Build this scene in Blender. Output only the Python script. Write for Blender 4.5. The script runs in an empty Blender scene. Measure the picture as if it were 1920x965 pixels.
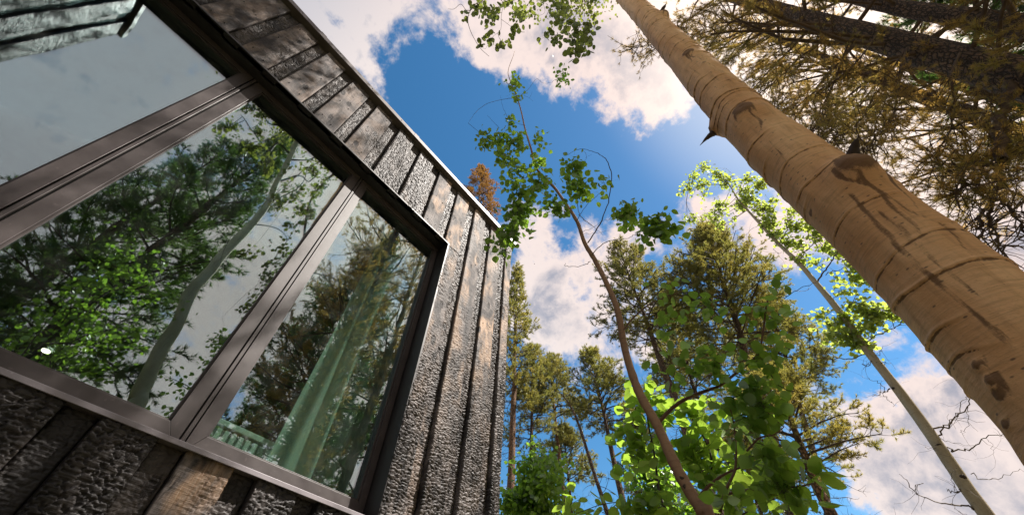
import bpy, math, random
import numpy as np
from mathutils import Matrix, Vector

SC = bpy.context.scene
rng = np.random.default_rng(7)
random.seed(7)
R_ = math.radians
# ------------------------------------------------------------------ camera
EYE = 1.5                       # camera height above the ground
FOC = 746.0                     # focal length in pixels of the 1920 px wide photograph
ROT = np.array([[0.6044509495131591, -0.632284581837176, -0.4846186719510795],
                [-0.7960663827467016, -0.4562695997803933, -0.39761333802680976],
                [0.03028801566994034, 0.6261263929010081, -0.7791330927508792]])
CAM = np.array([0.0, 0.0, EYE])

def direction(px, py):
    v = np.array([px - 960.0, -(py - 482.5), -FOC])
    v = ROT @ v
    return v / np.linalg.norm(v)

def at(px, py, hr):
    """world point seen at a photo position, hr metres away horizontally"""
    w = direction(px, py)
    return CAM + w * (hr / math.hypot(w[0], w[1]))

def mirrored(px, py, hr, plane=2.14):
    """world point whose reflection in the window glass is seen at a photo position"""
    p = at(px, py, hr)
    p[1] = 2 * plane - p[1]
    return p

def project(P):
    q = (np.asarray(P) - CAM) @ ROT
    return np.stack([960 + FOC * q[..., 0] / -q[..., 2], 482.5 - FOC * q[..., 1] / -q[..., 2]], -1)

def depth_of(P):
    return float(-((np.asarray(P) - CAM) @ ROT)[2])

cd = bpy.data.cameras.new("camera")
cam = bpy.data.objects.new("camera", cd)
SC.collection.objects.link(cam)
m = Matrix([[*ROT[0], CAM[0]], [*ROT[1], CAM[1]], [*ROT[2], CAM[2]], [0, 0, 0, 1]])
cam.matrix_world = m
cd.sensor_width = 36.0
cd.lens = FOC / 1920 * 36.0
cd.clip_start = 0.05
cd.clip_end = 2000
SC.camera = cam

# ------------------------------------------------------------------ light, exposure
SUN_AZ, SUN_EL = -50.3, 55.0    # degrees, azimuth counted from +X towards +Y
sdir = Vector((math.cos(R_(SUN_EL)) * math.cos(R_(SUN_AZ)), math.cos(R_(SUN_EL)) * math.sin(R_(SUN_AZ)), math.sin(R_(SUN_EL))))
ld = bpy.data.lights.new("sun", 'SUN')
ld.energy = 5.0
ld.angle = R_(0.5)
ld.color = (1.0, 0.935, 0.86)
sun = bpy.data.objects.new("sun", ld)
SC.collection.objects.link(sun)
sun.rotation_euler = sdir.to_track_quat('Z', 'Y').to_euler()
sun.location = (6, -8, 14)

SC.view_settings.view_transform = 'Standard'
SC.view_settings.look = 'None'
SC.view_settings.exposure = 1.12
SC.view_settings.gamma = 1.0
SC.render.engine = 'CYCLES'
SC.cycles.use_denoising = True
SC.cycles.max_bounces = 8
SC.cycles.transparent_max_bounces = 12
SC.cycles.diffuse_bounces = 3
SC.cycles.caustics_reflective = False
SC.cycles.caustics_refractive = False


# ------------------------------------------------------------------ node helper
class NT:
    def __init__(self, tree):
        self.t = tree
        self.n = tree.nodes
        self.n.clear()

    def node(self, typ, ins=None, **props):
        nd = self.n.new(typ)
        for k, v in props.items():
            setattr(nd, k, v)
        for k, v in (ins or {}).items():
            s = nd.inputs[k]
            if isinstance(v, bpy.types.NodeSocket):
                self.t.links.new(v, s)
            else:
                s.default_value = v
        return nd

    def math(self, op, a, b=0.0, c=0.0, clamp=False):
        nd = self.node('ShaderNodeMath', {0: a, 1: b, 2: c}, operation=op)
        nd.use_clamp = clamp
        return nd.outputs[0]

    def mix(self, f, a, b, blend='MIX'):
        nd = self.node('ShaderNodeMix', {0: f, 6: a, 7: b}, data_type='RGBA', blend_type=blend)
        return nd.outputs[2]

    def ramp(self, f, lo, hi, smooth=True, a=0.0, b=1.0):
        nd = self.node('ShaderNodeMapRange', {0: f, 1: lo, 2: hi, 3: a, 4: b})
        nd.interpolation_type = 'SMOOTHSTEP' if smooth else 'LINEAR'
        return nd.outputs[0]

    def noise(self, vec, scale, detail=4, rough=0.5, dist=0.0):
        return self.node('ShaderNodeTexNoise', {'Vector': vec, 'Scale': scale, 'Detail': detail, 'Roughness': rough, 'Distortion': dist})

    def mapping(self, vec, scale=(1, 1, 1), loc=(0, 0, 0), rot=(0, 0, 0)):
        return self.node('ShaderNodeMapping', {'Vector': vec, 'Scale': scale, 'Location': loc, 'Rotation': rot}).outputs[0]


def rgb(r, g, b):
    return (r, g, b, 1.0)

# ------------------------------------------------------------------ sky
world = bpy.data.worlds.new("World")
SC.world = world
world.use_nodes = True
w = NT(world.node_tree)
tc = w.node('ShaderNodeTexCoord')
dirv = w.node('ShaderNodeVectorMath', {0: tc.outputs['Generated']}, operation='NORMALIZE').outputs[0]
sky = w.node('ShaderNodeTexSky', sky_type='NISHITA', sun_disc=False)
sky.sun_elevation = R_(SUN_EL)
sky.sun_rotation = R_(90 - SUN_AZ)
sky.air_density = 1.0
sky.dust_density = 0.3
sky.ozone_density = 3.0
blue = w.node('ShaderNodeHueSaturation', {'Hue': 0.49, 'Saturation': 1.26, 'Value': 0.92, 'Color': sky.outputs[0]}).outputs[0]
# cloud banks: (photo x, photo y, radius px, weight); mirrored ones drift over the clearing behind the camera
banks = [(640, 20, 110, .36), (760, 30, 140, .40), (890, 50, 120, .46), (1010, 60, 130, .75), (1130, 90, 150, .8), (1215, 160, 90, .7),
         (690, 170, 60, .35), (660, 110, 60, .35), (1240, 60, 120, .6), (800, 240, 40, .2),
         (1040, 510, 120, .7), (1000, 420, 70, .45), (1090, 630, 120, .6), (1190, 470, 100, .6), (990, 580, 90, .6),
         (1340, 390, 75, .55), (1430, 430, 60, .5), (1230, 640, 90, .3),
         (1640, 400, 160, .5), (1850, 400, 170, .8), (1620, 190, 190, .7), (1800, 80, 300, .9), (1500, 40, 170, .6), (1900, 250, 200, .5),
         (1690, 800, 95, .9), (1790, 890, 200, 1.0), (1890, 770, 110, .75), (1650, 890, 80, .7), (1930, 680, 110, .6), (1760, 760, 50, .5),
         (1580, 745, 60, .42), (1490, 720, 50, .45), (1480, 800, 60, .4), (1665, 635, 35, .35), (1745, 640, 30, .3), (1500, 560, 60, .3)]
holes = [(830, 180, 110, .55), (900, 280, 120, .6), (1060, 300, 120, .4), (1200, 330, 90, .5), (1075, 540, 36, .4), (1050, 445, 36, .4),
         (1045, 600, 30, .3), (1640, 690, 90, .5), (1700, 590, 80, .3), (1800, 640, 60, .4), (1330, 280, 90, .5), (1560, 560, 80, .3), (1080, 760, 80, .4),
         (780, 330, 80, .6), (1480, 640, 50, .2), (1530, 870, 50, .4), (620, 60, 40, .3), (600, 640, 60, .2)]
wob = w.noise(dirv, 7.0, 6, 0.65)
wobv = w.node('ShaderNodeVectorMath', {0: wob.outputs['Color'], 1: (0.5, 0.5, 0.5)}, operation='SUBTRACT').outputs[0]
wobv = w.node('ShaderNodeVectorMath', {0: wobv, 3: 0.16}, operation='SCALE').outputs[0]
dirw = w.node('ShaderNodeVectorMath', {0: dirv, 1: wobv}, operation='ADD').outputs[0]
acc = None
for sign, lst in ((1, banks), (-1, holes)):
    for (bx, by, br, bw) in lst:
        c = direction(bx, by)
        off2 = ((bx - 960) ** 2 + (by - 482.5) ** 2) / FOC ** 2
        rad = br / FOC / (1 + off2) ** 0.75 * 1.35
        dd = w.node('ShaderNodeVectorMath', {0: dirw, 1: tuple(c)}, operation='DISTANCE').outputs['Value']
        v = w.ramp(dd, rad, 0.0)
        v = w.math('MULTIPLY', v, sign * bw)
        acc = v if acc is None else w.math('ADD', acc, v)
# broad cover where no bank is named (the sky the windows mirror)
soft = w.noise(dirv, 2.3, 3, 0.5)
ysep = w.node('ShaderNodeSeparateXYZ', {0: dirv})
south = w.ramp(ysep.outputs[1], 0.05, -0.45)
west = w.ramp(ysep.outputs[0], 0.02, -0.25)
veil = w.math('MAXIMUM', w.math('MULTIPLY', south, w.ramp(soft.outputs[0], 0.22, 0.5)), w.math('MULTIPLY', west, 1.35))
acc = w.math('MINIMUM', w.math('ADD', acc, w.math('MULTIPLY', veil, 0.62)), 1.15)
fb = w.noise(dirv, 8.0, 9, 0.62, 0.35)
fb2 = w.noise(dirv, 26.0, 6, 0.6, 0.2)
dens = w.math('ADD', acc, w.math('MULTIPLY', w.math('SUBTRACT', fb.outputs[0], 0.5), 1.9))
dens = w.math('ADD', dens, w.math('MULTIPLY', w.math('SUBTRACT', fb2.outputs[0], 0.5), 0.85))
cover = w.ramp(dens, 0.12, 0.62)
sund = w.node('ShaderNodeVectorMath', {0: dirv, 1: tuple(sdir)}, operation='DOT_PRODUCT').outputs['Value']
glow = w.ramp(sund, 0.86, 1.0)
glow2 = w.ramp(sund, 0.2, 1.0)
core = w.noise(w.mapping(dirv, loc=(3.1, 1.7, 0.4)), 7.5, 8, 0.6, 0.4)
grey = w.math('MULTIPLY', w.ramp(core.outputs[0], 0.36, 0.56), w.ramp(dens, 0.55, 1.25))
grey = w.math('MAXIMUM', grey, w.math('MULTIPLY', west, 0.6))
cl = w.mix(grey, rgb(4.8, 4.6, 4.6), rgb(2.1, 2.4, 3.0))
cl = w.mix(glow2, cl, w.mix(1.0, cl, rgb(1.12, 0.95, 0.88), 'MULTIPLY'))
cl = w.mix(glow, cl, rgb(8.0, 6.7, 5.9))
blue = w.mix(w.math('MULTIPLY', glow, 0.6), blue, rgb(5.5, 5.6, 5.8))
final = w.mix(cover, blue, cl)
bg = w.node('ShaderNodeBackground', {'Color': final, 'Strength': 0.085})
w.node('ShaderNodeOutputWorld', {'Surface': bg.outputs[0]})


# ------------------------------------------------------------------ materials
def material(name):
    mt = bpy.data.materials.new(name)
    mt.use_nodes = True
    return mt, NT(mt.node_tree)


def out(n, surf):
    n.node('ShaderNodeOutputMaterial', {'Surface': surf})


def bump(n, h, strength, dist):
    return n.node('ShaderNodeBump', {'Height': h, 'Strength': strength, 'Distance': dist}).outputs[0]


def mat_board():
    mt, n = material("charred_wood")
    tcn = n.node('ShaderNodeTexCoord')
    info = n.node('ShaderNodeObjectInfo')
    seed = n.math('MULTIPLY', info.outputs['Random'], 37.0)
    comb = n.node('ShaderNodeCombineXYZ', {0: seed, 1: 0.0, 2: n.math('MULTIPLY', info.outputs['Random'], 91.0)}).outputs[0]
    v = n.node('ShaderNodeVectorMath', {0: tcn.outputs['Object'], 1: comb}, operation='ADD').outputs[0]
    at_ = n.node('ShaderNodeAttribute', attribute_name='char')
    at_.attribute_type = 'GEOMETRY'
    char = at_.outputs['Fac']
    grain = n.noise(n.mapping(v, (38, 10, 2.0)), 3.0, 6, 0.6, 0.4)
    ribs = n.noise(n.mapping(v, (9, 5, 75)), 1.6, 4, 0.55, 0.2)
    patch = n.noise(n.mapping(v, (7, 4, 3.2)), 1.3, 5, 0.6, 0.6)
    fine = n.noise(v, 160.0, 3, 0.6)
    knot = n.node('ShaderNodeTexVoronoi', {'Vector': n.mapping(v, (10.5, 6, 5.0)), 'Scale': 1.0, 'Randomness': 1.0}, feature='F1')
    kd = n.math('ADD', knot.outputs['Distance'], n.math('MULTIPLY', n.math('SUBTRACT', grain.outputs[0], 0.5), 0.35))
    ksel = n.node('ShaderNodeSeparateColor', {0: knot.outputs['Color']}).outputs[0]
    kmask = n.math('MULTIPLY', n.ramp(kd, 0.27, 0.17), n.ramp(ksel, 0.42, 0.48))
    col = n.mix(n.ramp(patch.outputs[0], 0.35, 0.68), rgb(0.026, 0.022, 0.022), rgb(0.195, 0.168, 0.158))
    warm = n.mix(n.ramp(grain.outputs[0], 0.35, 0.7), rgb(0.50, 0.30, 0.17), rgb(0.56, 0.43, 0.33))
    wn = n.noise(n.mapping(v, (5, 3, 2.2), (4, 2, 9)), 1.4, 3, 0.5)
    warmth = n.node('ShaderNodeSeparateColor', {0: info.outputs['Color']}).outputs[2]
    col = n.mix(n.math('MULTIPLY', n.ramp(wn.outputs[0], 0.45, 0.65), warmth), col, warm)
    col = n.mix(n.ramp(grain.outputs[0], 0.5, 0.3, a=0.0, b=0.45), col, rgb(0.07, 0.06, 0.056))
    sun_tone = n.node('ShaderNodeSeparateColor', {0: info.outputs['Color']}).outputs[0]  # per-board char tone with sunlight and shade painted in
    tone_col = n.mix(sun_tone, rgb(0.042, 0.037, 0.037), rgb(0.165, 0.142, 0.134))
    dark = n.mix(n.ramp(patch.outputs[0], 0.3, 0.75), rgb(0.012, 0.011, 0.0115), tone_col)
    burn = n.noise(n.mapping(v, (8, 5, 5.5), (2, 7, 1)), 1.2, 6, 0.7, 0.8)
    col = n.mix(n.ramp(burn.outputs[0], 0.50, 0.64, b=0.8), col, rgb(0.02, 0.018, 0.018))
    col = n.mix(char, col, dark)
    col = n.mix(n.math('MULTIPLY', kmask, 0.97), col, rgb(0.02, 0.016, 0.015))
    h = n.math('ADD', n.math('MULTIPLY', ribs.outputs[0], 0.8), n.math('MULTIPLY', grain.outputs[0], 0.55))
    h = n.math('ADD', h, n.math('MULTIPLY', fine.outputs[0], 0.14))
    h = n.math('SUBTRACT', h, n.math('MULTIPLY', kmask, 0.6))
    nb = bump(n, h, 0.8, 0.006)
    rough = n.math('SUBTRACT', 0.72, n.math('MULTIPLY', char, 0.26))
    p = n.node('ShaderNodeBsdfPrincipled', {'Base Color': col, 'Roughness': rough, 'Normal': nb, 'Specular IOR Level': 0.28})
    out(n, p.outputs[0])
    return mt


def mat_metal(name, base, rough=0.42, metallic=0.0, lines=True):
    mt, n = material(name)
    tcn = n.node('ShaderNodeTexCoord')
    ns = n.noise(n.mapping(tcn.outputs['Object'], (1, 1, 1)), 9.0, 5, 0.6)
    ft = n.noise(tcn.outputs['Object'], 420.0, 2, 0.5)
    spots = n.noise(tcn.outputs['Object'], 46.0, 2, 0.4)
    c = n.mix(n.ramp(ns.outputs[0], 0.3, 0.7), rgb(*[x * 0.82 for x in base]), rgb(*[x * 1.15 for x in base]))
    c = n.mix(n.ramp(spots.outputs[0], 0.70, 0.76, b=0.4), c, rgb(*[min(1, x * 2.2) for x in base]))
    nb = bump(n, ft.outputs[0], 0.12, 0.002)
    r = n.ramp(ns.outputs[0], 0.2, 0.8, a=rough - 0.08, b=rough + 0.1)
    p = n.node('ShaderNodeBsdfPrincipled', {'Base Color': c, 'Roughness': r, 'Metallic': metallic, 'Normal': nb})
    out(n, p.outputs[0])
    return mt


def mat_glass():
    mt, n = material("window_glass")
    tcn = n.node('ShaderNodeTexCoord')
    wv = n.noise(n.mapping(tcn.outputs['Object'], (1.0, 1.0, 0.7)), 2.6, 2, 0.45)
    nb = bump(n, wv.outputs[0], 0.38, 0.004)
    fr = n.node('ShaderNodeFresnel', {'IOR': 1.5})
    f = n.math('ADD', 0.25, n.math('MULTIPLY', fr.outputs[0], 0.5), clamp=True)
    gl = n.node('ShaderNodeBsdfGlossy', {'Color': rgb(0.84, 0.93, 0.98), 'Roughness': 0.0, 'Normal': nb})
    tr = n.node('ShaderNodeBsdfTransparent', {'Color': rgb(0.86, 0.985, 0.92)})
    mx = n.node('ShaderNodeMixShader', {0: f, 1: tr.outputs[0], 2: gl.outputs[0]})
    dust = n.noise(tcn.outputs['Object'], 7.0, 5, 0.65)
    df = n.node('ShaderNodeBsdfDiffuse', {'Color': rgb(0.5, 0.5, 0.48)})
    m2 = n.node('ShaderNodeMixShader', {0: n.ramp(dust.outputs[0], 0.4, 0.9, b=0.05), 1: mx.outputs[0], 2: df.outputs[0]})
    out(n, m2.outputs[0])
    return mt


def mat_plain(name, c1, c2, scale=6.0, rough=0.8, bumpd=0.0, bscale=40.0):
    mt, n = material(name)
    tcn = n.node('ShaderNodeTexCoord')
    ns = n.noise(tcn.outputs['Object'], scale, 5, 0.6)
    c = n.mix(n.ramp(ns.outputs[0], 0.3, 0.7), rgb(*c1), rgb(*c2))
    ins = {'Base Color': c, 'Roughness': rough}
    if bumpd:
        b = n.noise(tcn.outputs['Object'], bscale, 4, 0.6)
        ins['Normal'] = bump(n, b.outputs[0], 1.0, bumpd)
    p = n.node('ShaderNodeBsdfPrincipled', ins)
    out(n, p.outputs[0])
    return mt


def mat_leaf(name, c1, c2, t1, t2, trans=0.5, scale=9.0, veins=False, gloss=0.08):
    mt, n = material(name)
    geo = n.node('ShaderNodeNewGeometry')
    info = n.node('ShaderNodeObjectInfo')
    ns = n.noise(geo.outputs['Position'], scale, 3, 0.6)
    f = n.ramp(ns.outputs[0], 0.35, 0.65)
    f = n.math('ADD', n.math('MULTIPLY', f, 0.6), n.math('MULTIPLY', info.outputs['Random'], 0.4))
    c = n.mix(f, rgb(*c1), rgb(*c2))
    t = n.mix(f, rgb(*t1), rgb(*t2))
    if veins:
        tcn = n.node('ShaderNodeTexCoord')
        wv = n.node('ShaderNodeTexWave', {'Vector': tcn.outputs['Object'], 'Scale': 60.0, 'Distortion': 1.0}, wave_type='BANDS', bands_direction='DIAGONAL')
        c = n.mix(n.ramp(wv.outputs[1], 0.8, 1.0, b=0.25), c, rgb(*[x * 1.8 for x in c2]))
        t = n.mix(n.ramp(wv.outputs[1], 0.8, 1.0, b=0.22), t, rgb(*[x * 0.5 for x in t1]))
    d = n.node('ShaderNodeBsdfDiffuse', {'Color': c})
    tr = n.node('ShaderNodeBsdfTranslucent', {'Color': t})
    g = n.node('ShaderNodeBsdfGlossy', {'Color': rgb(.9, .95, .9), 'Roughness': 0.4})
    m1 = n.node('ShaderNodeMixShader', {0: trans, 1: d.outputs[0], 2: tr.outputs[0]})
    m2 = n.node('ShaderNodeMixShader', {0: gloss, 1: m1.outputs[0], 2: g.outputs[0]})
    out(n, m2.outputs[0])
    return mt


def mat_pine_bark(name, c1, c2, c3):
    mt, n = material(name)
    tcn = n.node('ShaderNodeTexCoord')
    dw = n.noise(tcn.outputs['Object'], 9.0, 4, 0.6)
    v = n.mapping(n.node('ShaderNodeVectorMath', {0: tcn.outputs['Object'], 1: n.node('ShaderNodeVectorMath', {0: dw.outputs['Color'], 3: 0.09}, operation='SCALE').outputs[0]}, operation='ADD').outputs[0], (1, 1, 0.4))
    vo = n.node('ShaderNodeTexVoronoi', {'Vector': v, 'Scale': 34.0}, feature='DISTANCE_TO_EDGE')
    ns = n.noise(v, 11.0, 5, 0.65)
    plates = n.ramp(vo.outputs['Distance'], 0.0, 0.22)
    c = n.mix(n.ramp(ns.outputs[0], 0.35, 0.65), rgb(*c2), rgb(*c3))
    c = n.mix(plates, rgb(*c1), c)
    h = n.math('ADD', plates, n.math('MULTIPLY', ns.outputs[0], 0.6))
    nb = bump(n, h, 1.0, 0.012)
    p = n.node('ShaderNodeBsdfPrincipled', {'Base Color': c, 'Roughness': 0.9, 'Normal': nb})
    out(n, p.outputs[0])
    return mt


def mat_aspen_bark(name, pale, tan, fleck=1.0):
    mt, n = material(name)
    tcn = n.node('ShaderNodeTexCoord')
    o = tcn.outputs['Object']
    st = n.node('ShaderNodeAttribute', attribute_name='stain').outputs['Fac']
    ns = n.noise(n.mapping(o, (1, 1, 0.5)), 5.0, 5, 0.6)
    streak = n.noise(n.mapping(o, (30, 30, 4)), 1.5, 5, 0.6, 0.3)
    hor = n.noise(n.mapping(o, (9, 9, 90)), 1.6, 4, 0.6, 0.2)
    fine = n.noise(o, 210.0, 4, 0.7)
    dots = n.node('ShaderNodeTexVoronoi', {'Vector': n.mapping(o, (1, 1, 1.9)), 'Scale': 55.0}, feature='F1')
    dsel = n.node('ShaderNodeSeparateColor', {0: dots.outputs['Color']}).outputs[1]
    dot = n.math('MULTIPLY', n.ramp(dots.outputs['Distance'], 0.26, 0.12), n.ramp(dsel, 0.80, 0.84))
    c = n.mix(n.ramp(ns.outputs[0], 0.32, 0.68), rgb(*pale), rgb(*tan))
    c = n.mix(n.ramp(hor.outputs[0], 0.48, 0.72, b=0.42), c, rgb(*[x * 0.55 for x in tan]))
    c = n.mix(n.ramp(streak.outputs[0], 0.50, 0.72, b=0.42), c, rgb(*[x * 0.6 for x in tan]))
    c = n.mix(n.ramp(fine.outputs[0], 0.55, 0.75, b=0.35), c, rgb(*[x * 0.5 for x in tan]))
    c = n.mix(n.math('MULTIPLY', dot, 0.7 * fleck), c, rgb(0.07, 0.05, 0.04))
    s2 = n.math('ADD', st, n.math('MULTIPLY', n.math('SUBTRACT', streak.outputs[0], 0.5), 0.9))
    s2 = n.math('ADD', s2, n.math('MULTIPLY', n.math('SUBTRACT', fine.outputs[0], 0.5), 0.4))
    s2 = n.math('MULTIPLY', n.ramp(s2, 0.45, 0.78), n.ramp(st, 0.02, 0.2))
    c = n.mix(n.math('MULTIPLY', s2, 0.80), c, rgb(0.11, 0.052, 0.024))
    h = n.math('ADD', n.math('MULTIPLY', hor.outputs[0], 0.5), n.math('MULTIPLY', fine.outputs[0], 0.35))
    h = n.math('SUBTRACT', h, n.math('MULTIPLY', s2, 0.5))
    nb = bump(n, h, 0.55, 0.004)
    p = n.node('ShaderNodeBsdfPrincipled', {'Base Color': c, 'Roughness': 0.72, 'Normal': nb, 'Specular IOR Level': 0.3})
    out(n, p.outputs[0])
    return mt


M = {}
M['board'] = mat_board()
M['frame'] = mat_metal("window_frame_metal", (0.044, 0.034, 0.033), 0.45)
M['reveal'] = mat_metal("window_reveal_metal", (0.018, 0.015, 0.015), 0.5)
M['groove'] = mat_plain("dark_gasket", (0.006, 0.006, 0.006), (0.012, 0.011, 0.011), rough=0.6)
M['sill'] = mat_metal("sill_metal", (0.20, 0.18, 0.195), 0.5, 0.2)
M['cap'] = mat_metal("roof_cap_metal", (0.11, 0.095, 0.095), 0.5, 0.2)
M['glass'] = mat_glass()
M['inwall'] = mat_plain("interior_paint", (0.085, 0.085, 0.08), (0.11, 0.11, 0.105), rough=0.9)
M['infloor'] = mat_plain("interior_floor", (0.10, 0.07, 0.05), (0.15, 0.10, 0.07), rough=0.5)
M['backing'] = mat_plain("dark_sheathing", (0.012, 0.011, 0.011), (0.02, 0.018, 0.018))
M['white'] = mat_plain("white_enamel", (0.75, 0.77, 0.75), (0.82, 0.84, 0.82), rough=0.5)
M['ground'] = mat_plain("forest_floor_soil", (0.17, 0.135, 0.085), (0.20, 0.19, 0.09), 1.5, 0.95, 0.05, 12.0)
M['needle'] = mat_leaf("pine_needles", (0.075, 0.080, 0.02), (0.045, 0.062, 0.018), (0.45, 0.37, 0.07), (0.30, 0.32, 0.07), 0.5, 1.6, gloss=0.05)
M['needle_dark'] = mat_leaf("dark_pine_needles", (0.04, 0.072, 0.018), (0.026, 0.055, 0.016), (0.14, 0.24, 0.035), (0.10, 0.19, 0.03), 0.45, 1.6, gloss=0.05)
M['needle_warm'] = mat_leaf("warm_pine_needles", (0.090, 0.078, 0.02), (0.055, 0.068, 0.018), (0.46, 0.37, 0.07), (0.30, 0.33, 0.065), 0.58, 2.2, gloss=0.05)
M['needle_brown'] = mat_leaf("brown_gold_pine_needles", (0.085, 0.075, 0.022), (0.06, 0.07, 0.02), (0.70, 0.40, 0.09), (0.46, 0.38, 0.08), 0.58, 2.6, gloss=0.04)
M['needle_rust'] = mat_leaf("rusty_pine_needles", (0.20, 0.095, 0.025), (0.14, 0.085, 0.022), (0.55, 0.27, 0.06), (0.42, 0.25, 0.06), 0.4, 2.2, gloss=0.03)
M['leaf'] = mat_leaf("aspen_leaf", (0.05, 0.10, 0.016), (0.08, 0.14, 0.022), (0.24, 0.48, 0.04), (0.42, 0.66, 0.06), 0.55, 3.0, gloss=0.07)
M['leaf_bright'] = mat_leaf("lime_leaf", (0.09, 0.15, 0.02), (0.13, 0.20, 0.03), (0.34, 0.56, 0.05), (0.48, 0.68, 0.08), 0.54, 4.0, veins=True, gloss=0.05)
M['leaf_far'] = mat_leaf("light_aspen_leaf", (0.075, 0.11, 0.022), (0.11, 0.14, 0.03), (0.50, 0.64, 0.09), (0.62, 0.72, 0.13), 0.58, 3.0, gloss=0.06)
M['leaf_olive'] = mat_leaf("olive_aspen_leaf", (0.06, 0.08, 0.018), (0.09, 0.10, 0.024), (0.22, 0.28, 0.04), (0.32, 0.36, 0.06), 0.5, 4.0, gloss=0.05)
M['pine_bark'] = mat_pine_bark("pine_bark", (0.03, 0.02, 0.014), (0.10, 0.062, 0.042), (0.20, 0.12, 0.075))
M['red_bark'] = mat_pine_bark("red_pine_bark", (0.05, 0.028, 0.016), (0.19, 0.10, 0.055), (0.30, 0.17, 0.09))
M['twig'] = mat_plain("dark_twig", (0.035, 0.022, 0.016), (0.07, 0.045, 0.032), 14.0, 0.8)
M['twig_pine'] = mat_plain("brown_pine_twig", (0.07, 0.042, 0.028), (0.12, 0.075, 0.048), 14.0, 0.85)
M['twig_grey'] = mat_plain("grey_brown_twig", (0.09, 0.065, 0.05), (0.15, 0.115, 0.09), 14.0, 0.8)
M['twig_red'] = mat_plain("red_brown_twig", (0.12, 0.055, 0.03), (0.17, 0.085, 0.045), 14.0, 0.6)
M['aspen'] = mat_aspen_bark("pale_aspen_bark", (0.94, 0.58, 0.30), (0.72, 0.37, 0.155))
M['aspen_green'] = mat_aspen_bark("green_aspen_bark", (0.50, 0.48, 0.33), (0.38, 0.36, 0.22), 0.9)
M['sapling'] = mat_aspen_bark("tan_sapling_bark", (0.40, 0.24, 0.14), (0.27, 0.15, 0.085), 0.8)
M['slender'] = mat_aspen_bark("cream_slender_bark", (0.52, 0.44, 0.31), (0.38, 0.30, 0.19), 1.0)
mt, n = material("curtain_cloth")
cw = n.noise(n.node('ShaderNodeTexCoord').outputs['Object'], 60.0, 3, 0.5)
cc = n.mix(cw.outputs[0], rgb(0.86, 0.95, 0.90), rgb(0.92, 0.98, 0.95))
m3 = n.node('ShaderNodeMixShader', {0: 0.5, 1: n.node('ShaderNodeBsdfDiffuse', {'Color': cc}).outputs[0], 2: n.node('ShaderNodeBsdfTranslucent', {'Color': cc}).outputs[0]})
out(n, m3.outputs[0])
M['curtain'] = mt
mt, n = material("lamp_glow")
out(n, n.node('ShaderNodeEmission', {'Color': rgb(1.0, 0.86, 0.66), 'Strength': 3.5}).outputs[0])
M['lamp'] = mt


# ------------------------------------------------------------------ object helpers
def link(o, parent=None):
    SC.collection.objects.link(o)
    if parent is not None:
        o.parent = parent
    return o


def props(o, label=None, cat=None, group=None, kind=None):
    for k, v in (('label', label), ('category', cat), ('group', group), ('kind', kind)):
        if v:
            o[k] = v
    return o


def empty(name, loc=(0, 0, 0), parent=None):
    o = bpy.data.objects.new(name, None)
    o.empty_display_size = 0.2
    o.location = loc
    return link(o, parent)


def mesh_np(name, V, tris=None, quads=None, smooth=False, mat=None):
    """fast mesh from numpy arrays"""
    me = bpy.data.meshes.new(name)
    V = np.asarray(V, dtype=np.float32)
    nt = 0 if tris is None else len(tris)
    nq = 0 if quads is None else len(quads)
    me.vertices.add(len(V))
    me.vertices.foreach_set('co', V.ravel())
    me.loops.add(nt * 3 + nq * 4)
    li = []
    if nt:
        li.append(np.asarray(tris, dtype=np.int32).ravel())
    if nq:
        li.append(np.asarray(quads, dtype=np.int32).ravel())
    me.loops.foreach_set('vertex_index', np.concatenate(li))
    me.polygons.add(nt + nq)
    starts = np.concatenate([np.arange(nt) * 3, nt * 3 + np.arange(nq) * 4]).astype(np.int32)
    me.polygons.foreach_set('loop_start', starts)
    if smooth:
        me.polygons.foreach_set('use_smooth', np.ones(nt + nq, dtype=bool))
    me.update(calc_edges=True)
    if mat is not None:
        me.materials.append(mat)
    return me


def obj_np(name, V, tris=None, quads=None, smooth=False, mat=None, parent=None):
    return link(bpy.data.objects.new(name, mesh_np(name, V, tris, quads, smooth, mat)), parent)


class Boxes:
    """collects boxes and prisms into one mesh"""
    def __init__(self):
        self.v, self.f = [], []

    def box(self, x0, x1, y0, y1, z0, z1):
        b = len(self.v)
        self.v += [(x0, y0, z0), (x1, y0, z0), (x1, y1, z0), (x0, y1, z0), (x0, y0, z1), (x1, y0, z1), (x1, y1, z1), (x0, y1, z1)]
        self.f += [tuple(b + i for i in q) for q in ((0, 1, 5, 4), (1, 2, 6, 5), (2, 3, 7, 6), (3, 0, 4, 7), (4, 5, 6, 7), (3, 2, 1, 0))]
        return self

    def poly(self, pts, y0, y1):
        """prism along y from a counter-clockwise (x, z) outline seen from -y"""
        b = len(self.v)
        k = len(pts)
        self.v += [(x, y0, z) for x, z in pts] + [(x, y1, z) for x, z in pts]
        self.f.append(tuple(b + i for i in range(k)))
        self.f.append(tuple(b + k + i for i in reversed(range(k))))
        for i in range(k):
            j = (i + 1) % k
            self.f.append((b + i, b + k + i, b + k + j, b + j))
        return self

    def build(self, name, mat, parent=None, bevel=0.0, origin=None):
        me = bpy.data.meshes.new(name)
        vs = self.v
        if origin is not None:
            vs = [(a - origin[0], b - origin[1], c - origin[2]) for a, b, c in vs]
        me.from_pydata(vs, [], self.f)
        me.materials.append(mat)
        o = bpy.data.objects.new(name, me)
        if origin is not None:
            o.location = origin
        link(o, parent)
        if bevel:
            md = o.modifiers.new('bevel', 'BEVEL')
            md.width = bevel
            md.segments = 2
            md.limit_method = 'ANGLE'
        return o


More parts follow.
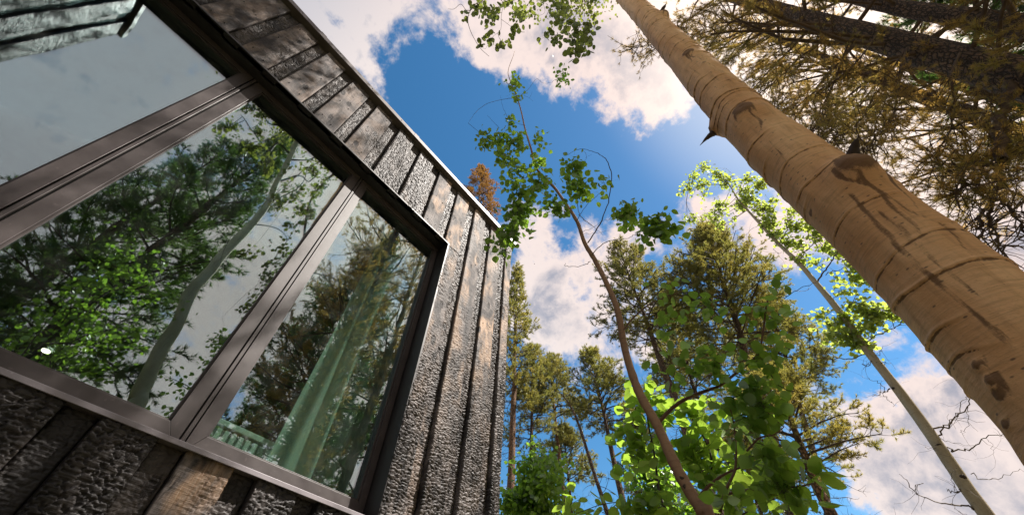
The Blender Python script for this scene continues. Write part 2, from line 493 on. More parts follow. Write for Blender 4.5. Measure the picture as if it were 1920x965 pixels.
def frames_for(d):
    """two unit vectors perpendicular to each direction in d (N,3)"""
    d = d / (np.linalg.norm(d, axis=-1, keepdims=True) + 1e-9)
    ref = np.where(np.abs(d[..., 2:3]) > 0.9, np.array([1.0, 0, 0]), np.array([0, 0, 1.0]))
    a = np.cross(d, ref)
    a /= np.linalg.norm(a, axis=-1, keepdims=True) + 1e-9
    return d, a, np.cross(d, a)


class Segs:
    """thin tapered straight pieces, gathered then built as one mesh of n-sided prisms"""
    def __init__(self):
        self.p0, self.p1, self.r0, self.r1 = [], [], [], []

    def line(self, pts, r0, r1):
        pts = np.asarray(pts, float)
        k = len(pts) - 1
        rr = np.linspace(r0, r1, k + 1)
        for i in range(k):
            self.p0.append(pts[i]); self.p1.append(pts[i + 1]); self.r0.append(rr[i]); self.r1.append(rr[i + 1])

    def arrays(self, sides=4):
        P0, P1 = np.array(self.p0), np.array(self.p1)
        r0, r1 = np.array(self.r0), np.array(self.r1)
        d, a, b = frames_for(P1 - P0)
        P1 = P1 + d * (r1[:, None] * 0.4)
        an = np.arange(sides) * 2 * math.pi / sides
        ca, sa = np.cos(an)[None, :, None], np.sin(an)[None, :, None]
        ring = a[:, None] * ca + b[:, None] * sa
        V = np.concatenate([P0[:, None] + ring * r0[:, None, None], P1[:, None] + ring * r1[:, None, None]], 1)
        N = len(P0)
        base = (np.arange(N) * 2 * sides)[:, None]
        q = []
        for i in range(sides):
            j = (i + 1) % sides
            q.append(np.stack([base[:, 0] + i, base[:, 0] + j, base[:, 0] + sides + j, base[:, 0] + sides + i], 1))
        return V.reshape(-1, 3), np.concatenate(q)

    def build(self, name, mat, parent, sides=4):
        if not self.p0:
            return None
        V, Q = self.arrays(sides)
        return obj_np(name, V, quads=Q, smooth=True, mat=mat, parent=parent)


def smooth_path(pts, k=6):
    """Catmull-Rom through points"""
    P = np.asarray(pts, float)
    P = np.vstack([2 * P[0] - P[1], P, 2 * P[-1] - P[-2]])
    res = []
    for i in range(1, len(P) - 2):
        for t in np.arange(k) / k:
            a, b, c, d = P[i - 1], P[i], P[i + 1], P[i + 2]
            res.append(0.5 * ((2 * b) + (c - a) * t + (2 * a - 5 * b + 4 * c - d) * t * t + (3 * b - a - 3 * c + d) * t ** 3))
    res.append(P[-2])
    return np.array(res)


def tube(pts, radii, sides, jitter=0.0, cap=True):
    """continuous swept tube: verts (n*sides) and quads"""
    P = np.asarray(pts, float)
    r = np.asarray(radii, float)
    T = np.gradient(P, axis=0)
    T /= np.linalg.norm(T, axis=1, keepdims=True)
    a = np.cross(T[0], [0.3, 0.9, 0.1]); a /= np.linalg.norm(a)
    A = []
    for t in T:
        a = a - t * a.dot(t)
        a /= np.linalg.norm(a)
        A.append(a.copy())
    A = np.array(A)
    B = np.cross(T, A)
    an = np.arange(sides) * 2 * math.pi / sides
    rr = r[:, None] * (1 + jitter * rng.standard_normal((len(P), sides)))
    V = P[:, None] + A[:, None] * (np.cos(an)[None, :, None] * rr[..., None]) + B[:, None] * (np.sin(an)[None, :, None] * rr[..., None])
    i = np.arange(len(P) - 1)[:, None] * sides
    j = np.arange(sides)[None]
    jn = (j + 1) % sides
    Q = np.stack([i + j, i + jn, i + sides + jn, i + sides + j], -1).reshape(-1, 4)
    return V.reshape(-1, 3), Q, (A, B, T, an)


def grow(p, d, L, steps, wander, bend, r):
    """crooked twig path"""
    pts = [np.array(p, float)]
    d = np.array(d, float); d /= np.linalg.norm(d)
    for _ in range(steps):
        d = d + r.standard_normal(3) * wander + np.array(bend)
        d /= np.linalg.norm(d)
        pts.append(pts[-1] + d * L / steps)
    return pts


# ------------------------------------------------------------------ ground
g = []
gn = 61
xs = np.sign(np.linspace(-1, 1, gn)) * np.abs(np.linspace(-1, 1, gn)) ** 2.2 * 600
GX, GY = np.meshgrid(xs, xs, indexing='ij')
GZ = 0.05 * np.sin(GX * 0.9 + 1) * np.cos(GY * 0.7) * (np.abs(GX) < 60)
nearh = (GY > -0.5) & (np.abs(GX) < 8)
GZ[nearh] = 0.0
V = np.stack([GX, GY, GZ], -1).reshape(-1, 3)
ii, jj = np.meshgrid(np.arange(gn - 1), np.arange(gn - 1), indexing='ij')
q0 = (ii * gn + jj).ravel()
props(obj_np('ground', V, quads=np.stack([q0, q0 + gn, q0 + gn + 1, q0 + 1], 1), smooth=True, mat=M['ground']), kind='structure')

# ------------------------------------------------------------------ cabin
Z = EYE
cabin = props(empty('cabin', (0, 2.0, 0)), 'black charred timber cabin with a wide three pane window on its wall', 'cabin')
CP = np.array([0, 2.0, 0])


def part(o):
    """keep world placement under the cabin empty"""
    o.location = Vector(o.location) - Vector(CP)
    return o


def worley(u, v, seed):
    """F1, F2 of a jittered lattice, vectorised"""
    iu, iv = np.floor(u).astype(int), np.floor(v).astype(int)
    f1 = np.full(u.shape, 9.0); f2 = np.full(u.shape, 9.0); cid = np.zeros(u.shape); vv_ = np.zeros(u.shape)
    for du in (-1, 0, 1):
        for dv in (-1, 0, 1):
            cu, cv = iu + du, iv + dv
            h = np.sin(cu * 127.1 + cv * 311.7 + seed * 17.3) * 43758.5453
            hx = h - np.floor(h)
            h2 = np.sin(cu * 269.5 + cv * 183.3 + seed * 7.7) * 43758.5453
            hy = h2 - np.floor(h2)
            d = np.hypot(cu + 0.1 + 0.8 * hx - u, cv + 0.1 + 0.8 * hy - v)
            c1 = d < f1
            f2 = np.where(c1, f1, np.minimum(f2, d))
            cid = np.where(c1, hx, cid)
            vv_ = np.where(c1, v - (cv + 0.1 + 0.8 * hy), vv_)
            f1 = np.where(c1, d, f1)
    return f1, f2, cid, vv_


def vnoise(x, y, seed):
    xi, yi = np.floor(x), np.floor(y)
    fx, fy = x - xi, y - yi
    fx, fy = fx * fx * (3 - 2 * fx), fy * fy * (3 - 2 * fy)
    def hsh(a, b):
        s = np.sin(a * 12.9898 + b * 78.233 + seed * 3.17) * 43758.5453
        return s - np.floor(s)
    return (hsh(xi, yi) * (1 - fx) + hsh(xi + 1, yi) * fx) * (1 - fy) + (hsh(xi, yi + 1) * (1 - fx) + hsh(xi + 1, yi + 1) * fx) * fy


def board(parent, x0, x1, yf, z0, z1, thick, charfn, seed, step=0.006, stepz=0.007, warmth=0.3, cell=(0.034, 0.014), amp=0.006, axis='y', sun_tone=0.45):
    """one charred plank; its face is a real relief of cracked char pillows"""
    nx = max(3, int((x1 - x0) / step)); nz = max(3, int((z1 - z0) / stepz))
    X, ZZ = np.meshgrid(np.linspace(0, x1 - x0, nx), np.linspace(0, z1 - z0, nz), indexing='ij')
    wx = X + cell[0] * (0.45 * (vnoise(X * 42, ZZ * 60, seed) - 0.5) + 0.22 * (vnoise(X * 120, ZZ * 160, seed + 1) - 0.5))
    wz = ZZ + cell[1] * (1.0 * (vnoise(X * 22, ZZ * 14, seed + 5) - 0.5) + 0.6 * (vnoise(X * 75, ZZ * 60, seed + 6) - 0.5))
    sc = 0.75 + 0.5 * vnoise(X * 4 + 3, ZZ * 2, seed + 9)
    f1, f2, cid, vloc = worley(wx / cell[0], wz / cell[1], seed)
    pil = np.clip((f2 - f1) / 0.20, 0, 1)
    pil = pil * pil * (3 - 2 * pil)
    c = np.clip(charfn(X + x0, ZZ + z0, seed), 0, 1)
    h = (pil * (0.55 + 0.4 * cid + 0.55 * np.clip(vloc + 0.35, 0, 1)) * sc + 0.16 * vnoise(X * 170, ZZ * 260, seed + 8)) * amp * c
    h += (vnoise(X * 60, ZZ * 5, seed + 2) - 0.5) * 0.0016
    h += (vnoise(X * 6, ZZ * 1.5, seed + 3) - 0.5) * 0.003
    # smooth boards still carry fine cross checks
    h += (1 - c) * 0.0012 * (np.clip(vnoise(X * 14, ZZ * 150, seed + 4), 0.2, 1))
    e = np.minimum(np.minimum(X, (x1 - x0) - X), np.minimum(ZZ, (z1 - z0) - ZZ))
    h -= 0.004 * np.clip(1 - e / 0.006, 0, 1) ** 2
    front = np.stack([X, -h, ZZ], -1).reshape(-1, 3)
    # border ring pushed back to close the sides
    idx = np.arange(nx * nz).reshape(nx, nz)
    ring = np.concatenate([idx[:, 0], idx[-1, 1:], idx[-2::-1, -1], idx[0, -2:0:-1]])
    back = front[ring].copy(); back[:, 1] = thick
    V = np.vstack([front, back])
    i, j = np.meshgrid(np.arange(nx - 1), np.arange(nz - 1), indexing='ij')
    q = (i * nz + j).ravel()
    Q = np.stack([q, q + nz, q + nz + 1, q + 1], 1)
    k = len(ring); b0 = nx * nz + np.arange(k); b1 = nx * nz + (np.arange(k) + 1) % k
    rn = np.roll(ring, -1)
    Q = np.vstack([Q, np.stack([ring, b0, b1, rn], 1)])
    me = mesh_np('board', V, quads=Q, smooth=True, mat=M['board'])
    a = me.attributes.new('char', 'FLOAT', 'POINT')
    a.data.foreach_set('value', np.concatenate([c.ravel(), np.full(len(ring), 1.6)]).astype(np.float32))  # sides fully charred, with the dark of the gaps' shade put in
    o = bpy.data.objects.new('board', me)
    o.color = (sun_tone, 0, warmth, 1)
    if axis == 'y':
        o.location = (x0 - CP[0], yf - CP[1], z0)
    else:                                   # board faces +x: local x runs along -y... of the wing wall
        o.rotation_euler = (0, 0, R_(90))
        o.location = (yf - CP[0], x0 - CP[1], z0)
    return link(o, parent)


wall = link(bpy.data.objects.new('wall', None), cabin)
NAIL = None


def nail(x_, y_, z_, parent, name='nail', r_=0.0045, mat='groove'):
    global NAIL
    key = (name, r_)
    NAIL = NAIL or {}
    if key not in NAIL:
        an = np.arange(8) * math.pi / 4
        V_ = np.vstack([np.stack([np.cos(an) * r_, np.full(8, 0.004), np.sin(an) * r_], 1), np.stack([np.cos(an) * r_ * .7, np.full(8, -0.003), np.sin(an) * r_ * .7], 1), [[0, -0.0035, 0]]])
        Q_ = [(i, 8 + i, 8 + (i + 1) % 8, (i + 1) % 8) for i in range(8)]
        T_ = [(8 + i, 16, 8 + (i + 1) % 8) for i in range(8)]
        NAIL[key] = mesh_np(name, V_, T_, Q_, mat=M[mat])
    o = bpy.data.objects.new(name, NAIL[key])
    o.location = (x_ - CP[0], y_ - CP[1], z_)
    link(o, parent)
PER, X00 = 0.307, 0.165
WX0, WX1, WZ0, WZ1 = -1.60, 1.43, 0.730, 3.11       # window opening (z above the eye)
TOPZ = 4.127


def char_smooth(X, Zw, s):
    n1 = vnoise(X * 5 + s, Zw * 2.2, s)
    low = np.clip((2.6 - (Zw - Z)) / 1.3, 0, 1)
    return np.clip((n1 - 0.55) * 3, 0, 1) * 0.7 + low * 0.95


def char_rib(X, Zw, s):
    return 0.65 + 0.5 * vnoise(X * 5, Zw * 2, s)


def char_deep(X, Zw, s):
    return 0.75 + 0.5 * vnoise(X * 4, Zw * 3, s)


def char_light(X, Zw, s):
    return np.clip((vnoise(X * 8, Zw * 4, s) - 0.5) * 2, 0, 0.6)


k = -7
while True:
    a = X00 + k * PER
    if a > 2.35:
        break
    b = a + 0.195
    na = X00 + (k + 1) * PER
    sd = k + 20
    corner = b > 2.3
    if corner:
        b = 2.42
    zt = Z + TOPZ - 0.004
    for proud in (True, False):
        xa, xb = (a, b) if proud else (b + 0.002, na - 0.002)
        if not proud and corner:
            continue
        yf = 2.0 + random.uniform(-0.002, 0.002) if proud else 2.034
        th = 0.034 if proud else 0.014
        xa = max(xa, -1.73)
        if xb <= xa + 0.02:
            continue
        top = zt - (random.uniform(0.0, 0.02) if proud else 0.0)
        sd2 = sd + (0 if proud else 50)
        cell = (0.045, 0.022) if proud else (0.055, 0.021)
        if proud and xa > -1.3:
            zr = [WZ1 + 0.10, 3.62, TOPZ - 0.14]
            if xa >= WX1 - 0.05:
                zr += [2.55, 1.95, 1.35, 0.80]
            for z_ in zr:
                for fx in (0.24, 0.74):
                    nail(xa + (xb - xa) * fx + random.uniform(-.008, .008), yf - 0.004, Z + z_ + random.uniform(-.02, .02), wall)
        # the window opening splits boards
        warm = 0.8 if xa > 0.75 else 0.15
        if xa >= WX1 - 0.01 or xb <= WX0:
            # full height to the right of the window (one plank at this length)
            board(wall, xa, xb, yf, Z + 0.55, top, th, char_smooth if proud else char_rib, sd2, 0.006, 0.0038, warm, cell, 0.012, sun_tone=0.9)  # paler char tone paints sunlight onto the right boards
            board(wall, xa, xb, yf, 0.25, Z + 0.547, th, char_deep, sd2 + 3, 0.012, 0.02, warm, cell, 0.005)
        else:
            ov = 0.0
            fn = char_smooth if proud else char_rib
            if proud and (k in (1, 2)):
                fn = char_rib
            board(wall, xa, xb, yf, Z + WZ1 + ov, top, th, fn, sd2, 0.005, 0.004, warm, (0.05, 0.020), 0.009, sun_tone=0.55)
            nearb = xb > -0.3
            cf = char_deep
            if k == 1 and proud:
                cf = char_light
            if (k in (1, 2)) and not proud:
                cf = char_rib
            s1 = 0.004 if nearb else 0.02
            amp = 0.0125 if (proud and k in (-1, 0, 2, 3)) else 0.008
            board(wall, xa, xb, yf, Z + 0.15, Z + WZ0 - 0.012, th, cf, sd2 + 7, s1, s1, 1.0 if cf is char_light else 0.25, (0.050, 0.020) if proud else (0.040, 0.017), amp, sun_tone=0.10)  # char tone darkened to paint the shade below the window
            board(wall, xa, xb, yf, 0.25, Z + 0.147, th, char_deep, sd2 + 8, 0.03, 0.04, 0.2, cell, 0.005)
            if xb > WX1 + 0.01 and xa < WX1:
                # strip beside the jamb
                board(wall, WX1 + 0.003, xb, yf, Z + WZ0 - 0.01, Z + WZ1 - 0.003, th, char_smooth if proud else char_rib, sd2 + 9, 0.006, 0.0038, warm, cell, 0.012, sun_tone=0.9)
    k += 1
# plinth and the solid wall behind the boards
Bx = Boxes()
YB0, YB1 = 2.05, 2.30
Bx.box(-8, WX0 - 0.02, YB0, YB1, 0.0, Z + TOPZ)
Bx.box(WX1 + 0.02, 2.415, YB0, YB1, 0.0, Z + TOPZ)
Bx.box(WX0 - 0.02, WX1 + 0.02, YB0, YB1, 0.0, Z + WZ0 - 0.02)
Bx.box(WX0 - 0.02, WX1 + 0.02, YB0, YB1, Z + WZ1 + 0.02, Z + TOPZ)
part(Bx.build('wall_backing', M['backing'], wall))
# side wall, rear wall, ceiling, floor: the room behind the glass
part(Boxes().box(2.19, 2.41, 2.302, 9.4, 0.0, Z + TOPZ).build('side_wall', M['backing'], cabin))
part(Boxes().box(-8.0, 2.41, 9.402, 9.6, 0.0, Z + TOPZ).build('rear_wall', M['inwall'], cabin))
part(Boxes().box(-8.0, -7.8, 2.302, 9.4, 0.0, Z + TOPZ).build('end_wall', M['inwall'], cabin))
part(Boxes().box(-7.79, 2.188, 2.302, 9.4, Z + 3.25, Z + 3.35).build('ceiling', M['inwall'], cabin))
part(Boxes().box(-7.79, 2.188, 2.302, 9.4, 0.35, 0.45).build('floor', M['infloor'], cabin))
part(Boxes().box(-8.0, 2.41, 2.052, 9.6, Z + TOPZ + 0.002, Z + TOPZ + 0.06).build('roof', M['reveal'], cabin))
# roof edge flashing: drip edge in front of the board tops
x = -1.80
while x < 2.46:
    x2 = min(x + 1.22, 2.46)
    part(Boxes().box(x + 0.001, x2 - 0.001, 1.948, 2.10, Z + TOPZ + 0.004, Z + TOPZ + 0.072).build('roof_flashing', M['cap'], cabin, bevel=0.004))
    if x2 < 2.4:
        part(Boxes().box(x2 - 0.03, x2 + 0.03, 1.9455, 1.9475, Z + TOPZ + 0.003, Z + TOPZ + 0.073).build('lap_joint', M['cap'], cabin))
    for q_ in range(3):
        nail(x + 0.2 + q_ * 0.4, 1.9465, Z + TOPZ + 0.04, cabin, 'screw', 0.006, 'groove')
    x = x2

# ---- window
window = link(bpy.data.objects.new('window', None), cabin)
YF = 2.12                         # face of the frames
z0, z1 = Z + WZ0, Z + WZ1
# lining of the opening
Bv = Boxes()
Bv.box(WX1, WX1 + 0.018, 1.992, 2.20, z0 - 0.018, z1 + 0.018)
Bv.box(WX0 - 0.018, WX0, 1.992, 2.20, z0 - 0.018, z1 + 0.018)
Bv.box(WX0, WX1, 1.990, 2.20, z1, z1 + 0.018)
part(Bv.build('reveal', M['reveal'], window, bevel=0.002))
Bs = Boxes()
Bs.box(WX0 - 0.02, WX1 + 0.02, 1.972, 1.980, z0 - 0.024, z0 - 0.004)
Bs.box(WX0, WX1, 1.981, 2.20, z0 - 0.018, z0 - 0.002)
part(Bs.build('sill', M['sill'], window, bevel=0.0015))


def pane_frame(x0, x1, wl, wr, wb, wt):
    """mitred frame of four members with a glazing bead, then the glass"""
    a0, a1, c0, c1 = x0, x1, z0, z1
    i0, i1, k0, k1 = x0 + wl, x1 - wr, z0 + wb, z1 - wt
    e = 0.0004
    fr = Boxes()
    def member(o1, o2, n2, n1):
        fr.poly([o1, o2, n2, n1], YF, YF + 0.06)
    member((a0 + e, c0), (a1 - e, c0), (i1 - e, k0), (i0 + e, k0))
    member((a1, c0 + e), (a1, c1 - e), (i1, k1 - e), (i1, k0 + e))
    member((a1 - e, c1), (a0 + e, c1), (i0 + e, k1), (i1 - e, k1))
    member((a0, c1 - e), (a0, c0 + e), (i0, k0 + e), (i0, k1 - e))
    f = part(fr.build('frame', M['frame'], window, bevel=0.0015))
    bd = Boxes()
    t = 0.010
    bd.poly([(i0, k0), (i1, k0), (i1 - t, k0 + t), (i0 + t, k0 + t)], YF + 0.012, YF + 0.05)
    bd.poly([(i1, k0), (i1, k1), (i1 - t, k1 - t), (i1 - t, k0 + t)], YF + 0.012, YF + 0.05)
    bd.poly([(i1, k1), (i0, k1), (i0 + t, k1 - t), (i1 - t, k1 - t)], YF + 0.012, YF + 0.05)
    bd.poly([(i0, k1), (i0, k0), (i0 + t, k0 + t), (i0 + t, k1 - t)], YF + 0.012, YF + 0.05)
    part(bd.build('glazing_bead', M['frame'], window, bevel=0.001))
    pn = part(Boxes().box(i0 + t * 0.5, i1 - t * 0.5, YF + 0.020, YF + 0.026, k0 + t * 0.5, k1 - t * 0.5).build('pane', M['glass'], window))
    return f


S = 1.06
pane_frame(WX0 + 0.005, -0.542 * S, 0.06, 0.066, 0.100, 0.050)
pane_frame(-0.508 * S, 0.418 * S, 0.066, 0.066, 0.100, 0.050)
pane_frame(0.446 * S, WX1 - 0.006, 0.062, 0.044, 0.100, 0.050)
for xm in (-0.525 * S, 0.432 * S):
    part(Boxes().box(xm - 0.015, xm + 0.015, YF + 0.012, YF + 0.07, z0 + 0.001, z1 - 0.001).build('groove', M['groove'], window))
    part(Boxes().box(xm - 0.0085, xm + 0.0085, YF - 0.004, YF + 0.011, z0 + 0.002, z1 - 0.002).build('mullion', M['frame'], window, bevel=0.002))

# ---- side wing on the left, seen mirrored in the left pane
wing = link(bpy.data.objects.new('side_wing', None), cabin)
XW = -1.75
yy = 0.80
kk = 0
while yy < 1.96:
    wdt = 0.195 if kk % 2 == 0 else 0.108
    y2 = min(yy + wdt, 1.985)
    board(wing, yy, y2, XW - (0 if kk % 2 == 0 else 0.026), 0.25, Z + TOPZ, 0.02, char_rib if kk % 2 else char_deep, 200 + kk, 0.01, 0.012, 0.4, (0.034, 0.013), 0.005, axis='x', sun_tone=0.0)  # darkest char tone: the wing's shade is put into its colour
    yy = y2 + 0.003
    kk += 1
part(Boxes().box(-8.0, XW - 0.05, 0.79, 2.045, 0.0, Z + TOPZ).build('wing_backing', M['backing'], wing))
part(Boxes().box(-8.0, XW + 0.03, 0.77, 2.05, Z + TOPZ + 0.006, Z + TOPZ + 0.072).build('wing_roof_flashing', M['cap'], wing, bevel=0.004))

# ---- things inside the room
# gathered curtain at the right end of the window
nf, nz = 160, 40
t = np.linspace(0, 1, nf)
cx = 0.93 + 0.66 * t
zz = np.linspace(0.50, Z + 3.2, nz)
CX, CZ = np.meshgrid(cx, zz, indexing='ij')
fold = np.sin(t * 2 * math.pi * 5.3 + 0.6 * np.sin(t * 9))[:, None] * (0.045 + 0.015 * np.cos(CZ * 1.1 + t[:, None] * 4))
gather = (0.5 - np.abs(t[:, None] - 0.55)) * 0.0
CY = 2.34 + fold
CX2 = CX + 0.05 * (1 - (CZ - 0.5) / 4.2) * (t[:, None] - 0.5) + 0.012 * np.sin(CZ * 2 + t[:, None] * 12)
V = np.stack([CX2, CY, CZ], -1).reshape(-1, 3)
i, j = np.meshgrid(np.arange(nf - 1), np.arange(nz - 1), indexing='ij')
q0 = (i * nz + j).ravel()
cur = obj_np('curtain', V, quads=np.stack([q0, q0 + nz, q0 + nz + 1, q0 + 1], 1), smooth=True, mat=M['curtain'])
props(cur, 'pale green sheer curtain hanging in folds inside the right window pane', 'curtain')
md = cur.modifiers.new('solid', 'SOLIDIFY'); md.thickness = 0.002
# slatted white radiator just inside, under the right pane
rad = props(empty('radiator', (0.80, 2.44, 0.45)), 'white slatted radiator standing inside behind the lower left of the right pane', 'radiator')
Boxes().box(-0.30, 0.26, -0.045, 0.045, 2.06, 2.09).build('top_panel', M['white'], rad, bevel=0.004)
Boxes().box(-0.29, 0.25, -0.02, 0.02, 0.10, 2.055).build('core', M['white'], rad)
for q in range(14):
    Boxes().box(-0.292 + q * 0.0395, -0.266 + q * 0.0395, -0.038, -0.021, 0.12, 2.05).build('slat', M['white'], rad, bevel=0.003)
for s in (-0.26, 0.2):
    Boxes().box(s, s + 0.03, -0.03, 0.03, 0.002, 0.099).build('leg', M['white'], rad)
# lit ceiling lamp
d = direction(82, 661)
tt = (3.18) / d[2]
lp = CAM + d * tt
lamp = props(empty('ceiling_lamp', (lp[0], lp[1], Z + 3.25)), 'small round lit lamp on the ceiling seen through the middle pane', 'lamp')
def disc(rad_, h0, h1, n_=24):
    an = np.arange(n_) * 2 * math.pi / n_
    top = np.stack([np.cos(an) * rad_, np.sin(an) * rad_, np.full(n_, h1)], 1)
    bot = np.stack([np.cos(an) * rad_ * 0.92, np.sin(an) * rad_ * 0.92, np.full(n_, h0)], 1)
    V = np.vstack([top, bot, [[0, 0, h0 - 0.01]]])
    q = [(a_, (a_ + 1) % n_, n_ + (a_ + 1) % n_, n_ + a_) for a_ in range(n_)]
    tr = [(n_ + a_, n_ + (a_ + 1) % n_, 2 * n_) for a_ in range(n_)]
    return V, tr, q
V, tr, q = disc(0.065, -0.03, -0.002)
obj_np('lamp_rim', V, tr, q, mat=M['white'], parent=lamp)
V, tr, q = disc(0.05, -0.05, -0.031)
obj_np('lamp_lens', V, tr, q, mat=M['lamp'], parent=lamp)


# ------------------------------------------------------------------ leaves
def leaf_template(kind):
    if kind == 'round':     # aspen: nearly round with a short tip, folded along the midrib, 10 tris
        o = [(0, 0), (0.30, 0.10), (0.50, 0.36), (0.44, 0.66), (0.22, 0.88), (0, 1.06), (-0.22, 0.88), (-0.44, 0.66), (-0.50, 0.36), (-0.30, 0.10)]
        P = [(x_, y_, 0.16 * abs(x_) - 0.06 * (y_ - 0.5) ** 2) for x_, y_ in o]
        T = [(0, 1, 9), (1, 2, 8), (1, 8, 9), (2, 3, 8), (3, 7, 8), (3, 4, 7), (4, 6, 7), (4, 5, 6)]
        # split on the midrib so that the fold shows
        P.append((0, 0.36, -0.02)); P.append((0, 0.7, -0.02))
        T = [(0, 1, 10), (1, 2, 10), (2, 3, 11), (2, 11, 10), (3, 4, 11), (4, 5, 11), (0, 10, 9), (9, 10, 8), (8, 11, 7), (8, 10, 11), (7, 11, 6), (6, 11, 5)]
    elif kind == 'serrate':  # larger ovate leaf with a toothed edge
        P, T = [], []
        k_ = 9
        for i_ in range(k_ + 1):
            u = i_ / k_
            wd = 0.40 * math.sin(math.pi * u ** 0.8) ** 0.75 if 0 < u < 1 else 0.0
            P.append((0, u * 1.1, -0.04 * math.sin(math.pi * u)))
            for s_ in (1, -1):
                P.append((s_ * (wd + 0.025 * (i_ % 2)), u * 1.1 - 0.03 * (i_ % 2), 0.10 * wd))
        for i_ in range(k_):
            a_, b_ = 3 * i_, 3 * i_ + 3
            T += [(a_, a_ + 1, b_ + 1), (a_, b_ + 1, b_), (a_, b_, b_ + 2), (a_, b_ + 2, a_ + 2)]
    else:                   # small far leaf
        P = [(0, 0, 0), (0.45, 0.35, 0.06), (0.30, 0.85, 0.02), (0, 1.0, -0.03), (-0.30, 0.85, 0.02), (-0.45, 0.35, 0.06)]
        T = [(0, 1, 5), (1, 2, 5), (2, 4, 5), (2, 3, 4)]
    return np.array(P, float), np.array(T, int)


TPL = {k_: leaf_template(k_) for k_ in ('round', 'serrate', 'small')}


def leaf_frames(n, r, droop=0.45):
    """random leaf orientations: stalk direction y, normal z"""
    y = r.standard_normal((n, 3)); y[:, 2] = -droop - 0.5 * np.abs(y[:, 2]) * 0.5 + 0.5 * r.standard_normal(n)
    y /= np.linalg.norm(y, axis=1, keepdims=True)
    nrm = r.standard_normal((n, 3)) * 0.75 + np.array([0.1, -0.25, 0.85])
    x = np.cross(y, nrm); x /= np.linalg.norm(x, axis=1, keepdims=True)
    z = np.cross(x, y)
    return x, y, z


def leaves_mesh(name, P, X, Y, Zv, S, tpl, mat, parent, kind='stuff'):
    tp, tt_ = TPL[tpl]
    V = P[:, None] + (X[:, None] * tp[None, :, 0:1] + Y[:, None] * tp[None, :, 1:2] + Zv[:, None] * tp[None, :, 2:3]) * S[:, None, None]
    F = tt_[None] + (np.arange(len(P)) * len(tp))[:, None, None]
    o = obj_np(name, V.reshape(-1, 3), tris=F.reshape(-1, 3), smooth=False, mat=mat, parent=parent)
    if kind:
        o['kind'] = kind
    return o


LEAFMESH = {}


def leaf_objects(P, X, Y, Zv, S, tpl, mat, parent):
    """each large leaf an object of its own, sharing one mesh"""
    key = (tpl, mat.name)
    if key not in LEAFMESH:
        tp, tt_ = TPL[tpl]
        st = np.array([(0.012, -0.5, 0.02), (-0.012, -0.5, 0.02), (0.012, 0.02, 0), (-0.012, 0.02, 0)])
        b_ = len(tp)
        F = np.vstack([tt_, [(b_, b_ + 1, b_ + 3), (b_, b_ + 3, b_ + 2)]])
        LEAFMESH[key] = mesh_np('leaf', np.vstack([tp, st]), tris=F, mat=mat, smooth=True)
    me = LEAFMESH[key]
    for i_ in range(len(P)):
        o = bpy.data.objects.new('leaf', me)
        s = S[i_]
        mm = Matrix(((X[i_][0] * s, Y[i_][0] * s, Zv[i_][0] * s, P[i_][0]), (X[i_][1] * s, Y[i_][1] * s, Zv[i_][1] * s, P[i_][1]),
                     (X[i_][2] * s, Y[i_][2] * s, Zv[i_][2] * s, P[i_][2]), (0, 0, 0, 1)))
        SC.collection.objects.link(o)
        o.parent = parent
        o.matrix_parent_inverse = parent_inv(parent)
        o.matrix_basis = mm


def parent_inv(p):
    q = p
    loc = Vector((0, 0, 0))
    while q is not None:
        loc += q.location
        q = q.parent
    return Matrix.Translation(-loc)


def clusters(specs, anchors, twigs, r, leafr, loc=at, spread=0.6, twr=0.0016, stalk=1.1):
    """leaf sprays. specs: (px, py, rx, ry, count, distance). anchors: points of existing wood to spring from.
    returns leaf base points and sizes; adds twigs"""
    pts, siz = [], []
    A = np.array(anchors)
    for (px, py, rx, ry, cnt, hr) in specs:
        c = loc(px, py, hr)
        ex = loc(px + rx, py, hr) - c
        ez = loc(px, py - ry, hr) - c
        dep = np.array([c[0], c[1], 0.0]); dep /= np.linalg.norm(dep)
        rr = min(np.linalg.norm(ex), np.linalg.norm(ez))
        an = A[np.argmin(np.linalg.norm(A - c, axis=1))]
        mid = (an + c) / 2 + r.standard_normal(3) * np.linalg.norm(c - an) * 0.08
        path = smooth_path([an, mid, c], 4)
        twigs.line(path, twr * 1.5, twr)
        ns = max(2, int(cnt / 6))
        for _ in range(ns):
            u = r.standard_normal(3)
            u /= np.linalg.norm(u)
            rad = r.uniform(0.55, 1.05)
            e = c + (ex * u[0] + ez * u[1]) * rad + dep * u[2] * rr * spread * rad
            s0 = c + (e - c) * r.uniform(0, 0.25)
            tw = smooth_path([s0, (s0 + e) / 2 + r.standard_normal(3) * 0.1 * rr, e], 3)
            twigs.line(tw, twr * 0.8, twr * 0.4)
            m_ = int(math.ceil(cnt / ns))
            for _q in range(m_):
                tpos = r.uniform(0.15, 1.0)
                b = tw[min(len(tw) - 1, int(tpos * (len(tw) - 1)))]
                off = r.standard_normal(3) * leafr * stalk
                pts.append(b + off)
                twigs.line([b, b + off], twr * 0.3, twr * 0.25)
                siz.append(leafr * 2 * r.uniform(0.62, 1.18))
    return np.array(pts), np.array(siz)


def split_leaves(pts, siz, r, tpl, mat, parent, single=300, small='round', droop=0.45):
    X, Y, Zv = leaf_frames(len(pts), r, droop)
    dep = np.linalg.norm(pts - CAM, axis=1)
    uv = project(pts)
    inside = (uv[:, 0] > 0) & (uv[:, 0] < 1920) & (uv[:, 1] > 0) & (uv[:, 1] < 965)
    big = np.argsort(-(siz / dep) - inside * 10)
    a, b = big[:single], big[single:]
    if single:
        leaf_objects(pts[a], X[a], Y[a], Zv[a], siz[a], tpl, mat, parent)
    if len(b):
        shift(leaves_mesh('leaves', pts[b], X[b], Y[b], Zv[b], siz[b], small, mat, parent), parent)


